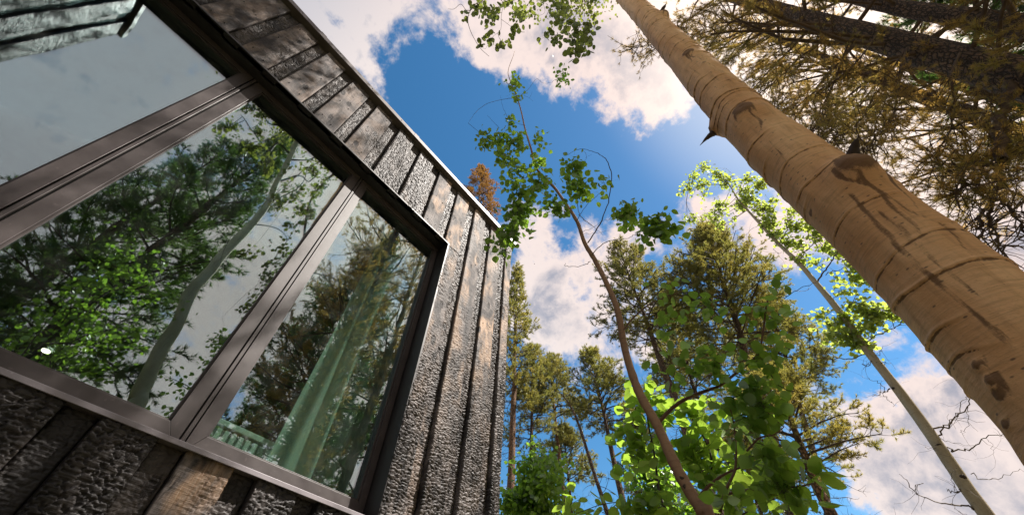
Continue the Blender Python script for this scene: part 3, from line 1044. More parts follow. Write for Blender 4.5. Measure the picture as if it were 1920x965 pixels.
def px_path(pts, hr0, hr1, k=5, loc=at):
    n_ = len(pts)
    P = [loc(x_, y_, hr0 + (hr1 - hr0) * i_ / max(1, n_ - 1)) for i_, (x_, y_) in enumerate(pts)]
    return smooth_path(P, k)


def wood(name, path, r0, r1, sides, mat, parent, power=1.0, jitter=0.03, knots=0):
    t_ = np.linspace(0, 1, len(path)) ** power
    rad_ = r0 + (r1 - r0) * t_
    V, Q, _ = tube(path, rad_, sides, jitter)
    return obj_np(name, V - base_loc(parent), quads=Q, smooth=True, mat=mat, parent=parent)


def base_loc(p):
    q, loc = p, Vector((0, 0, 0))
    while q is not None:
        loc += q.location
        q = q.parent
    return np.array(loc)


def shift(o, parent):
    """object whose vertices are in world space: parent it without moving"""
    if o is not None:
        o.matrix_parent_inverse = parent_inv(parent)
    return o


# ------------------------------------------------------------------ big aspen (foreground trunk)
HR = 1.05
axis_px = [(0.05, -18.3), (0.35, -19.6), (0.6, -20.2), (0.85, -20.4), (1.1, -20.0), (1.5, -20.0), (2.2, -21.8), (3.3, -25.2), (4.6, -28.5), (6.0, -30.0), (9.0, -33.0)]
ax = []
for zh, az in axis_px:
    h_ = HR * (1.0 if zh < 3 else 1.0 - 0.02 * (zh - 3))
    ax.append(CAM + np.array([h_ * math.cos(R_(az)), h_ * math.sin(R_(az)), zh * HR]))
basep = np.array([ax[0][0] + 0.01, ax[0][1], 0.0])
root = np.array([basep[0] + 0.03, basep[1] + 0.01, -0.1])
path = smooth_path([root, basep] + ax, 40)
# uniform resample
seg = np.r_[0, np.cumsum(np.linalg.norm(np.diff(path, axis=0), axis=1))]
L = seg[-1]
NT_ = 104
s_ = np.r_[np.arange(0, 1.6, 0.03), np.arange(1.6, 4.2, 0.0027), np.arange(4.2, 7.0, 0.0055), np.arange(7.0, L, 0.04)]
NZ = len(s_)
path = np.stack([np.interp(s_, seg, path[:, i_]) for i_ in range(3)], 1)
hz = path[:, 2]
rad = np.interp(hz, [-0.1, 0.0, 0.4, 1.5, 3.5, 6, 11], [0.14, 0.125, 0.108, 0.100, 0.090, 0.075, 0.045])
_, Qt, (A_, B_, T_, an_) = tube(path, rad, NT_)
TH, ZI = np.meshgrid(an_, hz)
Vb = path[:, None] + A_[:, None] * (np.cos(an_)[None, :, None] * rad[:, None, None]) + B_[:, None] * (np.sin(an_)[None, :, None] * rad[:, None, None])
Nb = A_[:, None] * np.cos(an_)[None, :, None] + B_[:, None] * np.sin(an_)[None, :, None]
uvb = project(Vb)
facing = (Nb * (Vb - CAM)).sum(-1) < 0


def on_trunk(px, py):
    d2 = ((uvb - np.array([px, py])) ** 2).sum(-1)
    d2 = np.where(facing & (hz[:, None] > EYE), d2, 1e9)
    i_, j_ = np.unravel_index(np.argmin(d2), d2.shape)
    return i_, j_


disp = np.zeros((NZ, NT_)); stain = np.zeros((NZ, NT_))
ARC = TH * 1.0
# bark ridges that run partly round the trunk
r2 = np.random.default_rng(11)
rings = []
zc = EYE - 0.3
while zc < EYE + 6:
    rings.append((zc, r2.uniform(0, 6.28), r2.uniform(0.9, 2.6), r2.uniform(-0.02, 0.02), r2.uniform(0.0016, 0.005)))
    zc += r2.uniform(0.035, 0.12) if r2.random() < 0.7 else r2.uniform(0.015, 0.03)
for (zc, th0, span, tilt, hh) in rings:
    dth = np.abs(np.angle(np.exp(1j * (TH - th0))))
    msk = 1 / (1 + np.exp((dth - span) * 7))
    zl = zc + tilt * np.cos(TH - th0) + 0.010 * (vnoise(TH * 2 + zc, TH * 0 + zc * 7, 3) - 0.5) + 0.012 * np.cos((TH - th0) * 1.0) ** 2
    dz_ = ZI - zl
    disp += msk * hh * (np.exp(-(dz_ / 0.0042) ** 2) + 0.35 * np.exp(-((dz_ - 0.012) / 0.014) ** 2))
    stain += msk * 0.9 * np.exp(-((dz_ + 0.006) / 0.003) ** 2) * (0.4 + 0.9 * vnoise(TH * 9, TH * 0 + zc, 8))
# knots: old branch collars with weep streaks
knot_list = [(1395, 205, 0.034, 0.020, 1.0, 0.45), (1600, 318, 0.040, 0.040, 1.0, 0.75), (1245, 28, 0.030, 0.030, 1.0, 0.5), (1290, 100, 0.030, 0.018, 1.0, 0.5),
             (1335, 245, 0.026, 0.030, 0.8, 0.1), (1320, 118, 0.012, 0.004, 0.7, 0.15), (1836, 682, 0.008, 0.006, 0.85, 0.05), (1862, 715, 0.009, 0.008, 0.85, 0.05),
             (1878, 740, 0.010, 0.004, 0.9, 0.03), (1892, 795, 0.010, 0.004, 0.9, 0.03), (1521, 402, 0.007, 0.003, 0.9, 0.03), (1512, 335, 0.004, 0.001, 0.8, 0.02), (1700, 560, 0.02, 0.002, 0.3, 0.2), (1850, 600, 0.02, 0.002, 0.3, 0.2)]
for (kx, ky, kr, kh, kc, kl) in knot_list:
    i_, j_ = on_trunk(kx, ky)
    dth = np.angle(np.exp(1j * (TH - TH[i_, j_]))) * rad[i_]
    dz_ = ZI - hz[i_]
    dd = np.hypot(dth, dz_ * 0.8)
    nn_ = vnoise(dth * 90 + kx, dz_ * 90, kx * 0.1)
    disp += kh * np.exp(-(dd / kr) ** 2) + 0.35 * kh * np.exp(-((dth / (kr * 1.8)) ** 2 + ((dz_ + kr) / (kr * 1.6)) ** 2))
    disp -= 0.006 * (kr > 0.02) * np.exp(-(dd / (kr * 0.3)) ** 2) + 0.004 * nn_ * np.exp(-(dd / kr) ** 2) * (kr > 0.02)
    stain = np.maximum(stain, kc * np.clip(1.5 * np.exp(-(dd / (kr * 0.95)) ** 2), 0, 1))
    # two or three dark trickles running down from the knot
    for s3 in range(3 if kl > 0.2 else 1):
        wv = kr * (0.75 * (s3 - 1) if kl > 0.2 else 0) + 0.014 * np.sin(dz_ * 16 + kx + s3 * 2) + 0.006 * np.sin(dz_ * 45 + s3)
        wd = 0.0055 + 0.004 * vnoise(dz_ * 14, dz_ * 0 + s3, kx)
        ln = kl * (0.5 + 0.5 * ((s3 * 37 + kx) % 3) / 2)
        fall = np.clip(1 + dz_ / ln, 0, 1) ** 0.6 * (dz_ < 0.01)
        stain = np.maximum(stain, 0.95 * kc * fall * np.exp(-((dth - wv) / wd) ** 2) * (0.45 + 0.75 * vnoise(dth * 50, dz_ * 12, kx + s3)))
        disp -= 0.0008 * fall * np.exp(-((dth - wv) / wd) ** 2)
# a long weeping crack down the front of the lower trunk
for (pxs, strength, wid) in (([(1590, 360), (1640, 420), (1700, 480), (1760, 530), (1830, 590), (1900, 650)], 0.85, 0.008),
                             ([(1470, 290), (1440, 230)], 0.0, 0.01),
                             ([(1420, 240), (1450, 270), (1500, 330)], 0.6, 0.006),
                             ([(1650, 350), (1670, 380), (1700, 420)], 0.75, 0.004),
                             ([(1640, 390), (1700, 440), (1760, 500), (1850, 570)], 0.75, 0.006),
                             ([(1270, 20), (1290, 50), (1330, 90)], 0.6, 0.005)):
    idx = [on_trunk(*q_) for q_ in pxs]
    zi = np.array([hz[a_] for a_, b_ in idx]); ti = np.unwrap([TH[a_, b_] for a_, b_ in idx])
    o_ = np.argsort(zi)
    tl = np.interp(ZI, zi[o_], ti[o_])
    dth = np.angle(np.exp(1j * (TH - tl))) * 0.1 + 0.006 * (vnoise(ZI * 30, ZI * 0, 5) - 0.5)
    inr = np.clip((ZI - zi.min() + 0.03) / 0.05, 0, 1) * np.clip((zi.max() + 0.02 - ZI) / 0.04, 0, 1)
    wl = wid * (0.6 + 0.8 * vnoise(ZI * 22, ZI * 0 + 1, 6))
    stain = np.maximum(stain, strength * inr * np.exp(-(dth / wl) ** 2) * (0.6 + 0.5 * vnoise(TH * 20, ZI * 30, 3)))
disp += (vnoise(TH * 3, ZI * 6, 21) - 0.5) * 0.006 + (vnoise(TH * 12, ZI * 30, 22) - 0.5) * 0.0012
V = (Vb + Nb * disp[..., None])
aspen = props(empty('aspen_tree', (basep[0], basep[1], 0)), 'thick tan aspen trunk with dark weeping knots leaning over the right side', 'tree')
bl = base_loc(aspen)
to = obj_np('trunk', V.reshape(-1, 3) - bl, quads=Qt, smooth=True, mat=M['aspen'], parent=aspen)
sa = to.data.attributes.new('stain', 'FLOAT', 'POINT')
sa.data.foreach_set('value', np.clip(stain, 0, 1).ravel().astype(np.float32))


def stub(px, py, px2, py2, r0, r1, out_):
    i_, j_ = on_trunk(px, py)
    p = V[i_, j_] - Nb[i_, j_] * 0.02
    # end point in the plane through the knot square to the sight line
    dep = depth_of(V[i_, j_]) - out_
    q_ = np.array([(px2 - 960) * dep / FOC, -(py2 - 482.5) * dep / FOC, -dep])
    e = CAM + ROT @ q_
    mid = (p + e) / 2 + np.array([0, 0, 0.006])
    pth = smooth_path([p, mid, e], 5)
    n_ = len(pth)
    rr = np.interp(np.linspace(0, 1, n_), [0, 0.25, 0.8, 1], [r0 * 1.5, r0, r1, r1 * 0.2])
    v_, q2, _ = tube(pth, rr, 12, 0.10)
    obj_np('branch_stub', v_ - bl, quads=q2, smooth=True, mat=M['twig'], parent=aspen)


stub(1600, 304, 1608, 258, 0.017, 0.008, 0.0)
stub(1340, 248, 1312, 273, 0.013, 0.003, 0.0)
stub(1240, 24, 1249, 8, 0.015, 0.010, 0.0)
# branch of this aspen that hangs over the clearing, out of the top of the view
rA = np.random.default_rng(5)
tw = Segs()
iz = int(np.argmin(np.abs(hz - (EYE + 4.6))))
b0 = path[iz]
limb = [b0, at(1085, -60, 0.62), at(1030, -30, 0.55), at(985, -12, 0.55), at(930, -8, 0.56), at(890, 10, 0.58)]
limbp = smooth_path(limb, 5)
v_, q2, _ = tube(limbp, np.linspace(0.018, 0.003, len(limbp)), 7, 0.05)
obj_np('branch', v_ - bl, quads=q2, smooth=True, mat=M['twig_red'], parent=aspen)
anch = list(limbp[6:])
for pp, h0, h1, ra, rb in (([(885, 15), (878, 30), (878, 45), (885, 65), (900, 90), (917, 106)], .58, .6, .003, .0012),
                           ([(885, 18), (875, 20), (864, 8), (852, 17), (840, 17)], .58, .6, .0025, .001),
                           ([(945, 5), (940, 30), (939, 55), (925, 68)], .56, .58, .0022, .001),
                           ([(1045, -10), (1060, 20), (1080, 50), (1105, 48), (1117, 54)], .56, .7, .003, .001),
                           ([(1060, -20), (1055, 15), (1035, 60)], .56, .62, .0022, .001), ([(1080, 40), (1078, 80), (1085, 110)], .66, .7, .0018, .001),
                           ([(1085, 40), (1105, 70), (1112, 92)], .66, .7, .0016, .0008), ([(1010, -10), (1022, 20), (1010, 30)], .55, .55, .002, .0008)):
    p_ = px_path(pp, h0, h1, 4)
    tw.line(p_, ra, rb)
    anch += list(p_)
H7 = 0.62
spec = [(897, 14, 20, 14, 34, H7), (925, 32, 26, 18, 52, H7), (950, 6, 26, 10, 34, H7), (978, 26, 30, 22, 84, H7), (966, 58, 12, 16, 22, H7), (918, 78, 14, 9, 18, H7), (942, 80, 12, 11, 18, H7),
        (1045, 12, 38, 14, 84, H7), (1052, 40, 24, 16, 48, H7), (1032, 72, 20, 11, 28, H7), (1080, 58, 30, 26, 90, 0.68), (1083, 100, 17, 15, 26, 0.7), (1012, -5, 30, 10, 30, H7), (1105, 45, 8, 10, 10, .7), (905, -12, 30, 14, 30, .6),
        (960, -35, 60, 20, 80, .6), (1050, -45, 60, 25, 100, .6), (1110, 2, 8, 4, 5, .68)]
pts, siz = clusters(spec, anch, tw, rA, 0.021, twr=0.0012)
shift(tw.build('twigs', M['twig'], aspen, 3), aspen)
lx, ly, lz = leaf_frames(len(pts), rA)
shift(leaves_mesh('leaves', pts, lx, ly, lz, siz, 'round', M['leaf_olive'], aspen), aspen)
# crown above the frame: a few leafy limbs that shade the wall
tw = Segs(); P_ = []
for q_ in range(40):
    iz = int(np.argmin(np.abs(hz - rA.uniform(EYE + 6.9, EYE + 9.4))))
    az_ = rA.uniform(0, 6.28)
    pth = grow(path[iz], (math.cos(az_), math.sin(az_), 0.5), rA.uniform(0.4, 1.15), 6, 0.18, (0, 0, 0.05), rA)
    tw.line(pth, 0.014, 0.003)
    for e in pth[2:]:
        for _q in range(16):
            P_.append(e + rA.standard_normal(3) * 0.16)
P_ = np.array(P_)
shift(tw.build('crown_limbs', M['twig_red'], aspen, 4), aspen)
lx, ly, lz = leaf_frames(len(P_), rA)
shift(leaves_mesh('crown', P_, lx, ly, lz, np.full(len(P_), 0.045), 'round', M['leaf_olive'], aspen), aspen)

# ------------------------------------------------------------------ sapling in the middle
rS = np.random.default_rng(21)
HS = 1.0
KS = 0.5
sp = at(1320, 965, HS)
sap = props(empty('aspen_sapling', (at(1350, 1040, HS)[0], at(1350, 1040, HS)[1], 0)), 'young aspen sapling with a thin bent tan stem and dark green round leaves', 'tree')
trunk_px = [(1270, 880), (1234, 800), (1196, 730), (1172, 655), (1160, 590), (1146, 550), (1118, 492), (1096, 455), (1082, 415), (1058, 378), (1038, 350), (1006, 316), (996, 280), (984, 240), (978, 212), (970, 185), (956, 150), (953, 132), (962, 106), (965, 96)]
base = base_loc(sap)
trk = smooth_path([base + [0, 0, -0.05], base + [0, 0, 0.9], at(1345, 1020, HS), sp] + [at(x_, y_, HS - 0.006 * i_) for i_, (x_, y_) in enumerate(trunk_px)], 6)
tl_ = np.linspace(0, 1, len(trk))
rr = np.interp(tl_, [0, 0.14, 0.35, 0.55, 0.75, 1.0], [0.0150, 0.0125, 0.0095, 0.0068, 0.0045, 0.0015])
rr *= 1 + 0.05 * np.sin(np.arange(len(rr)) * 1.7) ** 8 * 3
v_, q2, _ = tube(trk, rr, 14, 0.015)
obj_np('trunk', v_ - base, quads=q2, smooth=True, mat=M['sapling'], parent=sap)
tw = Segs(); twr_ = Segs()
for kx, ky, kr in ((1283, 893, .0045), (1250, 833, .0042), (1222, 768, .003), (1283, 918, .004), (1118, 500, .0028), (1163, 600, .0025)):
    c0 = at(kx, ky, 1.0)
    j_ = int(np.argmin(np.linalg.norm(trk - c0, axis=1)))
    tocam = (CAM - trk[j_]) / np.linalg.norm(CAM - trk[j_])
    sidev = c0 - trk[j_]
    o_ = tocam * rr[j_] * 0.8 + sidev * 0.3
    pth = [trk[j_], trk[j_] + o_, trk[j_] + o_ * 1.28 + np.array([0, 0, 0.001])]
    vv, qq, _ = tube(smooth_path(pth, 3), np.interp(np.linspace(0, 1, 7), [0, .6, .85, 1], [kr * 1.5, kr * 1.3, kr, kr * .2]), 9, 0.08)
    obj_np('knot', vv - base, quads=qq, smooth=True, mat=M['twig'], parent=sap)
anch = list(trk[40:])
thick = [([(1234, 792), (1260, 765), (1290, 745), (1330, 730), (1350, 722), (1385, 695), (1420, 665), (1430, 625), (1436, 580), (1440, 560)], 2.0, 1.75, .010, .003),
         ([(1312, 930), (1335, 905), (1365, 885), (1400, 872)], 2.0, 1.85, .008, .003),
         ([(1350, 960), (1360, 920), (1378, 880), (1380, 840), (1375, 790), (1365, 750)], 1.9, 1.8, .007, .002),
         ([(1365, 925), (1400, 918), (1440, 915), (1490, 912), (1530, 905)], 1.9, 1.8, .006, .002),
         ([(1400, 845), (1425, 820), (1450, 815), (1470, 800)], 1.82, 1.8, .004, .0015),
         ([(1168, 620), (1185, 598), (1215, 572), (1250, 556), (1280, 545), (1300, 530)], 1.95, 1.85, .006, .0015),
         ([(1240, 700), (1260, 720), (1285, 745)], 1.95, 1.95, .004, .002)]
for pp, h0, h1, ra, rb in thick:
    p_ = px_path(pp, h0 * KS, h1 * KS, 5)
    vv, qq, _ = tube(p_, np.linspace(ra * KS, rb * KS, len(p_)), 7, 0.04)
    obj_np('branch', vv - base, quads=qq, smooth=True, mat=M['twig_red'], parent=sap)
    anch += list(p_)
HT = 0.925
for pp, ra, rb in (([(1004, 314), (990, 330), (976, 342), (972, 370), (968, 410), (955, 440)], .005, .0015),
                   ([(1102, 455), (1125, 420), (1140, 380), (1147, 335), (1140, 305), (1125, 290), (1105, 282), (1085, 280), (1060, 292)], .006, .0016),
                   ([(1096, 284), (1100, 295), (1095, 303)], .0015, .001), ([(1098, 296), (1110, 289)], .0012, .0008),
                   ([(1110, 478), (1130, 458), (1150, 450), (1175, 447), (1190, 440)], .004, .0015), ([(1150, 450), (1162, 455), (1163, 470), (1150, 482), (1128, 498)], .003, .0014),
                   ([(1107, 490), (1090, 498), (1062, 499), (1060, 493)], .003, .001), ([(1080, 416), (1090, 398), (1110, 375), (1130, 358), (1134, 344)], .003, .001),
                   ([(1082, 376), (1086, 400), (1098, 415), (1115, 425)], .003, .0012), ([(1084, 402), (1105, 418), (1130, 440)], .0018, .0008), ([(1084, 434), (1100, 432), (1115, 424), (1130, 414), (1145, 412)], .0018, .0008),
                   ([(1085, 436), (1110, 438), (1142, 432)], .0015, .0008), ([(1066, 402), (1045, 402), (1024, 404)], .002, .001),
                   ([(967, 184), (945, 186), (915, 194), (895, 208), (885, 220), (878, 231)], .0035, .001), ([(952, 222), (943, 200), (938, 180)], .002, .001), ([(936, 240), (925, 228), (914, 216)], .002, .001),
                   ([(975, 180), (990, 168), (1006, 148), (1018, 156), (1035, 155)], .003, .0012), ([(982, 178), (992, 184), (1000, 190)], .0015, .0008), ([(993, 184), (998, 172)], .001, .0007),
                   ([(964, 98), (959, 95)], .001, .0007), ([(1470, 560), (1500, 540), (1530, 530)], .002, .001), ([(1420, 665), (1460, 720), (1500, 735), (1550, 728)], .0025, .0008)):
    p_ = px_path(pp, HT, HT - 0.04, 5)
    p_[1:-1] += rS.standard_normal((len(p_) - 2, 3)) * 0.0013
    tw.line(p_, ra * KS, rb * KS)
    anch += list(p_)
# pixel sprays
A1, A2, A3 = 0.89, 0.93, 0.90
specs = [(965, 155, 23, 24, 34, A1), (975, 182, 12, 10, 10, A1), (1053, 145, 13, 26, 26, A1),
         (912, 262, 22, 13, 26, A1), (940, 262, 22, 14, 26, A1), (960, 226, 13, 15, 14, A1), (970, 268, 25, 16, 34, A1), (1008, 262, 10, 15, 11, A1), (945, 296, 18, 18, 24, A1), (965, 320, 20, 18, 24, A1), (1008, 305, 16, 12, 16, A1),
         (960, 345, 14, 16, 14, A1), (1012, 342, 24, 20, 30, A1), (1078, 316, 30, 20, 44, A1), (1086, 352, 36, 20, 46, A1), (1134, 344, 10, 10, 9, A1), (1054, 390, 14, 16, 16, A1), (1025, 384, 24, 8, 14, A1), (978, 365, 26, 14, 26, A1),
         (968, 400, 32, 20, 46, A2), (960, 435, 30, 22, 44, A2), (990, 385, 26, 14, 22, A2), (935, 460, 14, 12, 14, A2),
         (1178, 402, 26, 22, 28, A3), (1232, 428, 38, 22, 46, A3), (1160, 398, 12, 10, 5, A3), (1265, 425, 10, 8, 5, A3),
         (1253, 553, 26, 16, 18, A3), (1250, 608, 30, 32, 34, A3), (1322, 570, 30, 30, 34, A3), (1440, 600, 38, 30, 26, A3), (1455, 548, 18, 15, 9, A3), (1330, 668, 46, 24, 32, A3), (1432, 678, 42, 26, 32, A3),
         (1400, 735, 58, 30, 52, A3), (1258, 690, 20, 20, 14, A3), (1390, 785, 60, 24, 32, A3), (1440, 850, 50, 26, 26, A3), (1470, 915, 46, 40, 44, A3), (1378, 938, 30, 22, 18, A3), (1430, 760, 40, 22, 22, A3), (1300, 705, 30, 18, 12, A3)]
pts, siz = clusters([(a_, b_, c_, d_, int(e_ * 2.4 if b_ < 480 else c_ * d_ * 0.034), f_) for a_, b_, c_, d_, e_, f_ in specs], anch, tw, rS, 0.0128, twr=0.00065, stalk=1.7)
shift(tw.build('twigs', M['twig'], sap, 4), sap)
far_up = project(pts)[:, 1] < 500
siz = np.where(far_up, siz * 0.98, siz * 0.95)
split_leaves(pts, siz, rS, 'round', M['leaf'], sap, 300)

# ------------------------------------------------------------------ bright leafy shrub
rB = np.random.default_rng(33)
HB = 2.7
shb = props(empty('leafy_shrub', (at(1290, 1100, HB)[0], at(1290, 1100, HB)[1], 0)), 'leafy shrub with bright lime green sunlit leaves at the bottom centre', 'shrub')
base = base_loc(shb)
tw = Segs(); anch = []
for pp, ra, rb in (([(1290, 1080), (1270, 1000), (1238, 930), (1228, 860), (1215, 790), (1208, 740)], .012, .003), ([(1290, 1080), (1300, 1000), (1320, 930), (1335, 870), (1320, 820), (1295, 780)], .012, .003),
                   ([(1290, 1080), (1240, 1010), (1180, 960), (1160, 940)], .01, .003), ([(1228, 860), (1180, 830), (1165, 800)], .004, .002), ([(1335, 870), (1380, 850), (1400, 820)], .004, .002), ([(1300, 1000), (1400, 960), (1500, 900)], .006, .002)):
    p_ = px_path(pp, HB, HB - 0.1, 5)
    vv, qq, _ = tube(p_, np.linspace(ra, rb, len(p_)), 6, 0.04)
    obj_np('branch', vv - base, quads=qq, smooth=True, mat=M['twig'], parent=shb)
    anch += list(p_)
# stems down to the soil
b1 = at(1290, 1080, HB)
vv, qq, _ = tube(smooth_path([base + [0, 0, -0.03], (base + b1) / 2, b1], 4), np.linspace(.02, .012, 9), 6, .04)
obj_np('trunk', vv - base, quads=qq, smooth=True, mat=M['twig'], parent=shb)
HB2 = 2.6
specs = [(1205, 735, 28, 18, 16, HB2), (1225, 775, 40, 36, 30, HB2), (1300, 775, 40, 30, 22, HB2), (1310, 850, 54, 34, 38, HB2), (1200, 840, 36, 34, 30, HB2), (1330, 905, 34, 30, 26, HB2), (1230, 955, 70, 16, 34, 2.5),
         (1160, 820, 20, 12, 8, HB2), (1390, 885, 30, 20, 12, HB2), (1490, 892, 42, 10, 14, 1.9), (1450, 880, 30, 12, 8, 1.95), (1130, 960, 20, 10, 8, HB2), (1360, 800, 26, 22, 12, HB2), (1080, 962, 20, 8, 7, 2.5), (1400, 940, 30, 20, 12, 2.2)]
pts, siz = clusters([(a_, b_, c_, d_, int(e_ * 2.3), f_) for a_, b_, c_, d_, e_, f_ in specs], anch, tw, rB, 0.037, twr=0.0016, stalk=1.6)
shift(tw.build('twigs', M['twig'], shb, 4), shb)
split_leaves(pts, siz, rB, 'serrate', M['leaf_bright'], shb, 300, small='serrate', droop=0.2)

# ------------------------------------------------------------------ slender aspen on the right
rL = np.random.default_rng(44)
HL = 5.0
sl = props(empty('slender_aspen', (*at(1880, 1040, HL)[:2], 0)), 'slender pale aspen with airy light green crown standing right of the sapling', 'tree')
base = base_loc(sl)
tp_ = [(1850, 965), (1790, 880), (1735, 800), (1680, 725), (1625, 655), (1590, 605), (1555, 560), (1528, 528), (1495, 490), (1455, 452), (1415, 408), (1385, 375), (1370, 350), (1355, 330)]
trk = smooth_path([base + [0, 0, -0.1], base + [0, 0, 0.8]] + [at(x_, y_, HL) for x_, y_ in tp_], 5)
v_, q2, _ = tube(trk, np.interp(np.linspace(0, 1, len(trk)), [0, .1, .5, .8, 1], [.060, .052, .036, .020, .005]), 12, 0.012)
obj_np('trunk', v_ - base, quads=q2, smooth=True, mat=M['slender'], parent=sl)
for kx, ky, kr in ((1756, 823, .022), (1765, 838, .020), (1648, 681, .018), (1671, 730, .015), (1814, 893, .020), (1843, 958, .022), (1700, 760, .010), (1610, 636, .012), (1525, 528, .018), (1465, 458, .012)):
    c0 = at(kx, ky, HL)
    j_ = int(np.argmin(np.linalg.norm(trk - c0, axis=1)))
    r_ = float(np.interp(j_ / (len(trk) - 1), [0, .1, .5, .8, 1], [.060, .052, .036, .020, .005]))
    tocam = (CAM - trk[j_]) / np.linalg.norm(CAM - trk[j_])
    o_ = tocam * r_ * 0.75 + (c0 - trk[j_]) * 0.5
    pth = [trk[j_], trk[j_] + o_, trk[j_] + o_ * 1.25]
    vv, qq, _ = tube(smooth_path(pth, 3), np.interp(np.linspace(0, 1, 7), [0, .6, .85, 1], [kr * 1.3, kr, kr * .8, kr * .2]), 9, 0.12)
    obj_np('knot', vv - base, quads=qq, smooth=True, mat=M['twig'], parent=sl)
anch = list(trk[25:])
tw = Segs()
for pp, ra, rb in (([(1530, 530), (1545, 510), (1560, 490), (1572, 470), (1580, 466)], .02, .006), ([(1548, 516), (1570, 505), (1600, 502)], .008, .004), ([(1500, 485), (1515, 465), (1535, 450), (1552, 442)], .014, .005),
                   ([(1462, 458), (1473, 430), (1478, 405), (1482, 388)], .013, .005), ([(1415, 410), (1430, 402), (1442, 388), (1450, 370)], .01, .004), ([(1380, 370), (1372, 352), (1366, 362)], .006, .003),
                   ([(1370, 350), (1345, 345), (1315, 348), (1290, 360)], .01, .003), ([(1378, 340), (1370, 322), (1355, 315)], .006, .002), ([(1425, 420), (1400, 440), (1410, 462)], .006, .002), ([(1462, 460), (1452, 466), (1458, 475), (1465, 472)], .005, .003),
                   ([(1520, 540), (1505, 545), (1475, 543)], .006, .002), ([(1625, 640), (1650, 625), (1680, 612), (1692, 604)], .012, .004), ([(1600, 615), (1582, 590), (1590, 575), (1615, 560)], .007, .003),
                   ([(1622, 664), (1590, 672), (1555, 672), (1530, 668), (1519, 650), (1516, 620)], .012, .003), ([(1570, 672), (1560, 660), (1558, 652)], .004, .002), ([(1545, 672), (1535, 660)], .003, .0015),
                   ([(1640, 672), (1650, 660), (1655, 652)], .006, .003), ([(1647, 682), (1660, 680)], .007, .004), ([(1638, 680), (1625, 686), (1618, 682)], .007, .003), ([(1630, 681), (1620, 692)], .004, .002),
                   ([(1669, 728), (1652, 738), (1635, 743)], .012, .003), ([(1660, 736), (1645, 715), (1625, 708)], .006, .002), ([(1655, 738), (1668, 752), (1674, 762)], .005, .002),
                   ([(1748, 803), (1770, 800), (1790, 783), (1810, 768), (1825, 742), (1840, 730)], .015, .004), ([(1758, 816), (1775, 800), (1785, 785)], .013, .004), ([(1790, 783), (1800, 760), (1815, 745), (1822, 735)], .006, .002), ([(1825, 742), (1820, 725), (1812, 713)], .004, .002),
                   ([(1815, 762), (1817, 780), (1812, 800), (1800, 810)], .004, .002), ([(1772, 837), (1800, 843), (1825, 838), (1850, 820), (1875, 815), (1885, 812)], .012, .003), ([(1885, 813), (1880, 800), (1872, 780)], .004, .002), ([(1850, 822), (1860, 835), (1862, 850)], .003, .0015),
                   ([(1760, 822), (1790, 830), (1830, 835)], .004, .002), ([(1810, 912), (1800, 922), (1785, 920), (1775, 915)], .010, .003), ([(1790, 921), (1785, 895), (1772, 873)], .004, .002), ([(1840, 955), (1810, 948), (1780, 945), (1740, 935), (1715, 920), (1700, 900), (1686, 888)], .014, .003),
                   ([(1715, 920), (1720, 910), (1728, 905)], .005, .003), ([(1820, 888), (1850, 898), (1885, 893), (1912, 878)], .006, .002), ([(1785, 946), (1800, 960), (1815, 965)], .003, .002), ([(1735, 838), (1750, 840), (1760, 850)], .003, .002)):
    p_ = px_path(pp, HL, HL - 0.15, 5)
    p_[1:-1] += rL.standard_normal((len(p_) - 2, 3)) * 0.008
    tw.line(p_, ra * 0.6, rb * 0.6)
    anch += list(p_)
    # short side spurs on dead wood
    for q_ in range(3):
        b = p_[rL.integers(2, len(p_))]
        tw.line(grow(b, rL.standard_normal(3), rL.uniform(0.08, 0.3), 4, 0.35, (0, 0, 0), rL), rb * 0.55, rb * 0.25)
sp_ = [(1320, 313, 14, 9, 26), (1300, 328, 12, 8, 20), (1290, 350, 12, 9, 22), (1277, 360, 6, 4, 8), (1318, 345, 18, 10, 36), (1345, 328, 18, 10, 34), (1360, 340, 20, 12, 50), (1322, 365, 8, 8, 14), (1400, 335, 16, 8, 26), (1425, 345, 22, 12, 46), (1392, 358, 18, 10, 36),
       (1355, 382, 18, 9, 30), (1352, 397, 14, 8, 18), (1385, 385, 16, 10, 30), (1405, 372, 22, 14, 60), (1425, 390, 20, 12, 46), (1300, 408, 18, 6, 22), (1290, 418, 6, 6, 8), (1325, 400, 10, 5, 10), (1342, 410, 12, 9, 22), (1350, 424, 8, 6, 10), (1376, 411, 6, 4, 6), (1447, 378, 12, 8, 16),
       (1440, 420, 16, 12, 44), (1455, 440, 18, 12, 46), (1445, 404, 12, 8, 20), (1485, 400, 12, 10, 26), (1490, 425, 18, 12, 44), (1520, 420, 18, 16, 50), (1480, 455, 20, 8, 34), (1500, 460, 16, 8, 26), (1530, 440, 14, 10, 30), (1495, 485, 18, 8, 26), (1530, 492, 12, 6, 14),
       (1550, 462, 16, 9, 26), (1570, 475, 14, 10, 26), (1590, 490, 14, 10, 26), (1610, 505, 16, 10, 28), (1600, 520, 16, 8, 20), (1628, 525, 12, 8, 14), (1565, 520, 6, 4, 6), (1578, 546, 10, 6, 14), (1607, 546, 8, 5, 8), (1540, 588, 16, 7, 14),
       (1610, 575, 24, 9, 40), (1640, 590, 30, 14, 80), (1675, 580, 20, 9, 34), (1695, 592, 9, 5, 10), (1585, 600, 22, 10, 40), (1560, 606, 26, 9, 34), (1560, 630, 22, 8, 24), (1590, 632, 22, 12, 46), (1625, 615, 20, 9, 30), (1605, 648, 16, 8, 26), (1632, 650, 8, 5, 8), (1530, 598, 8, 5, 8)]
pts, siz = clusters([(a_, b_, c_, d_, int(e_ * 2.3), HL) for a_, b_, c_, d_, e_ in sp_], anch, tw, rL, 0.027, twr=0.003, stalk=1.8)
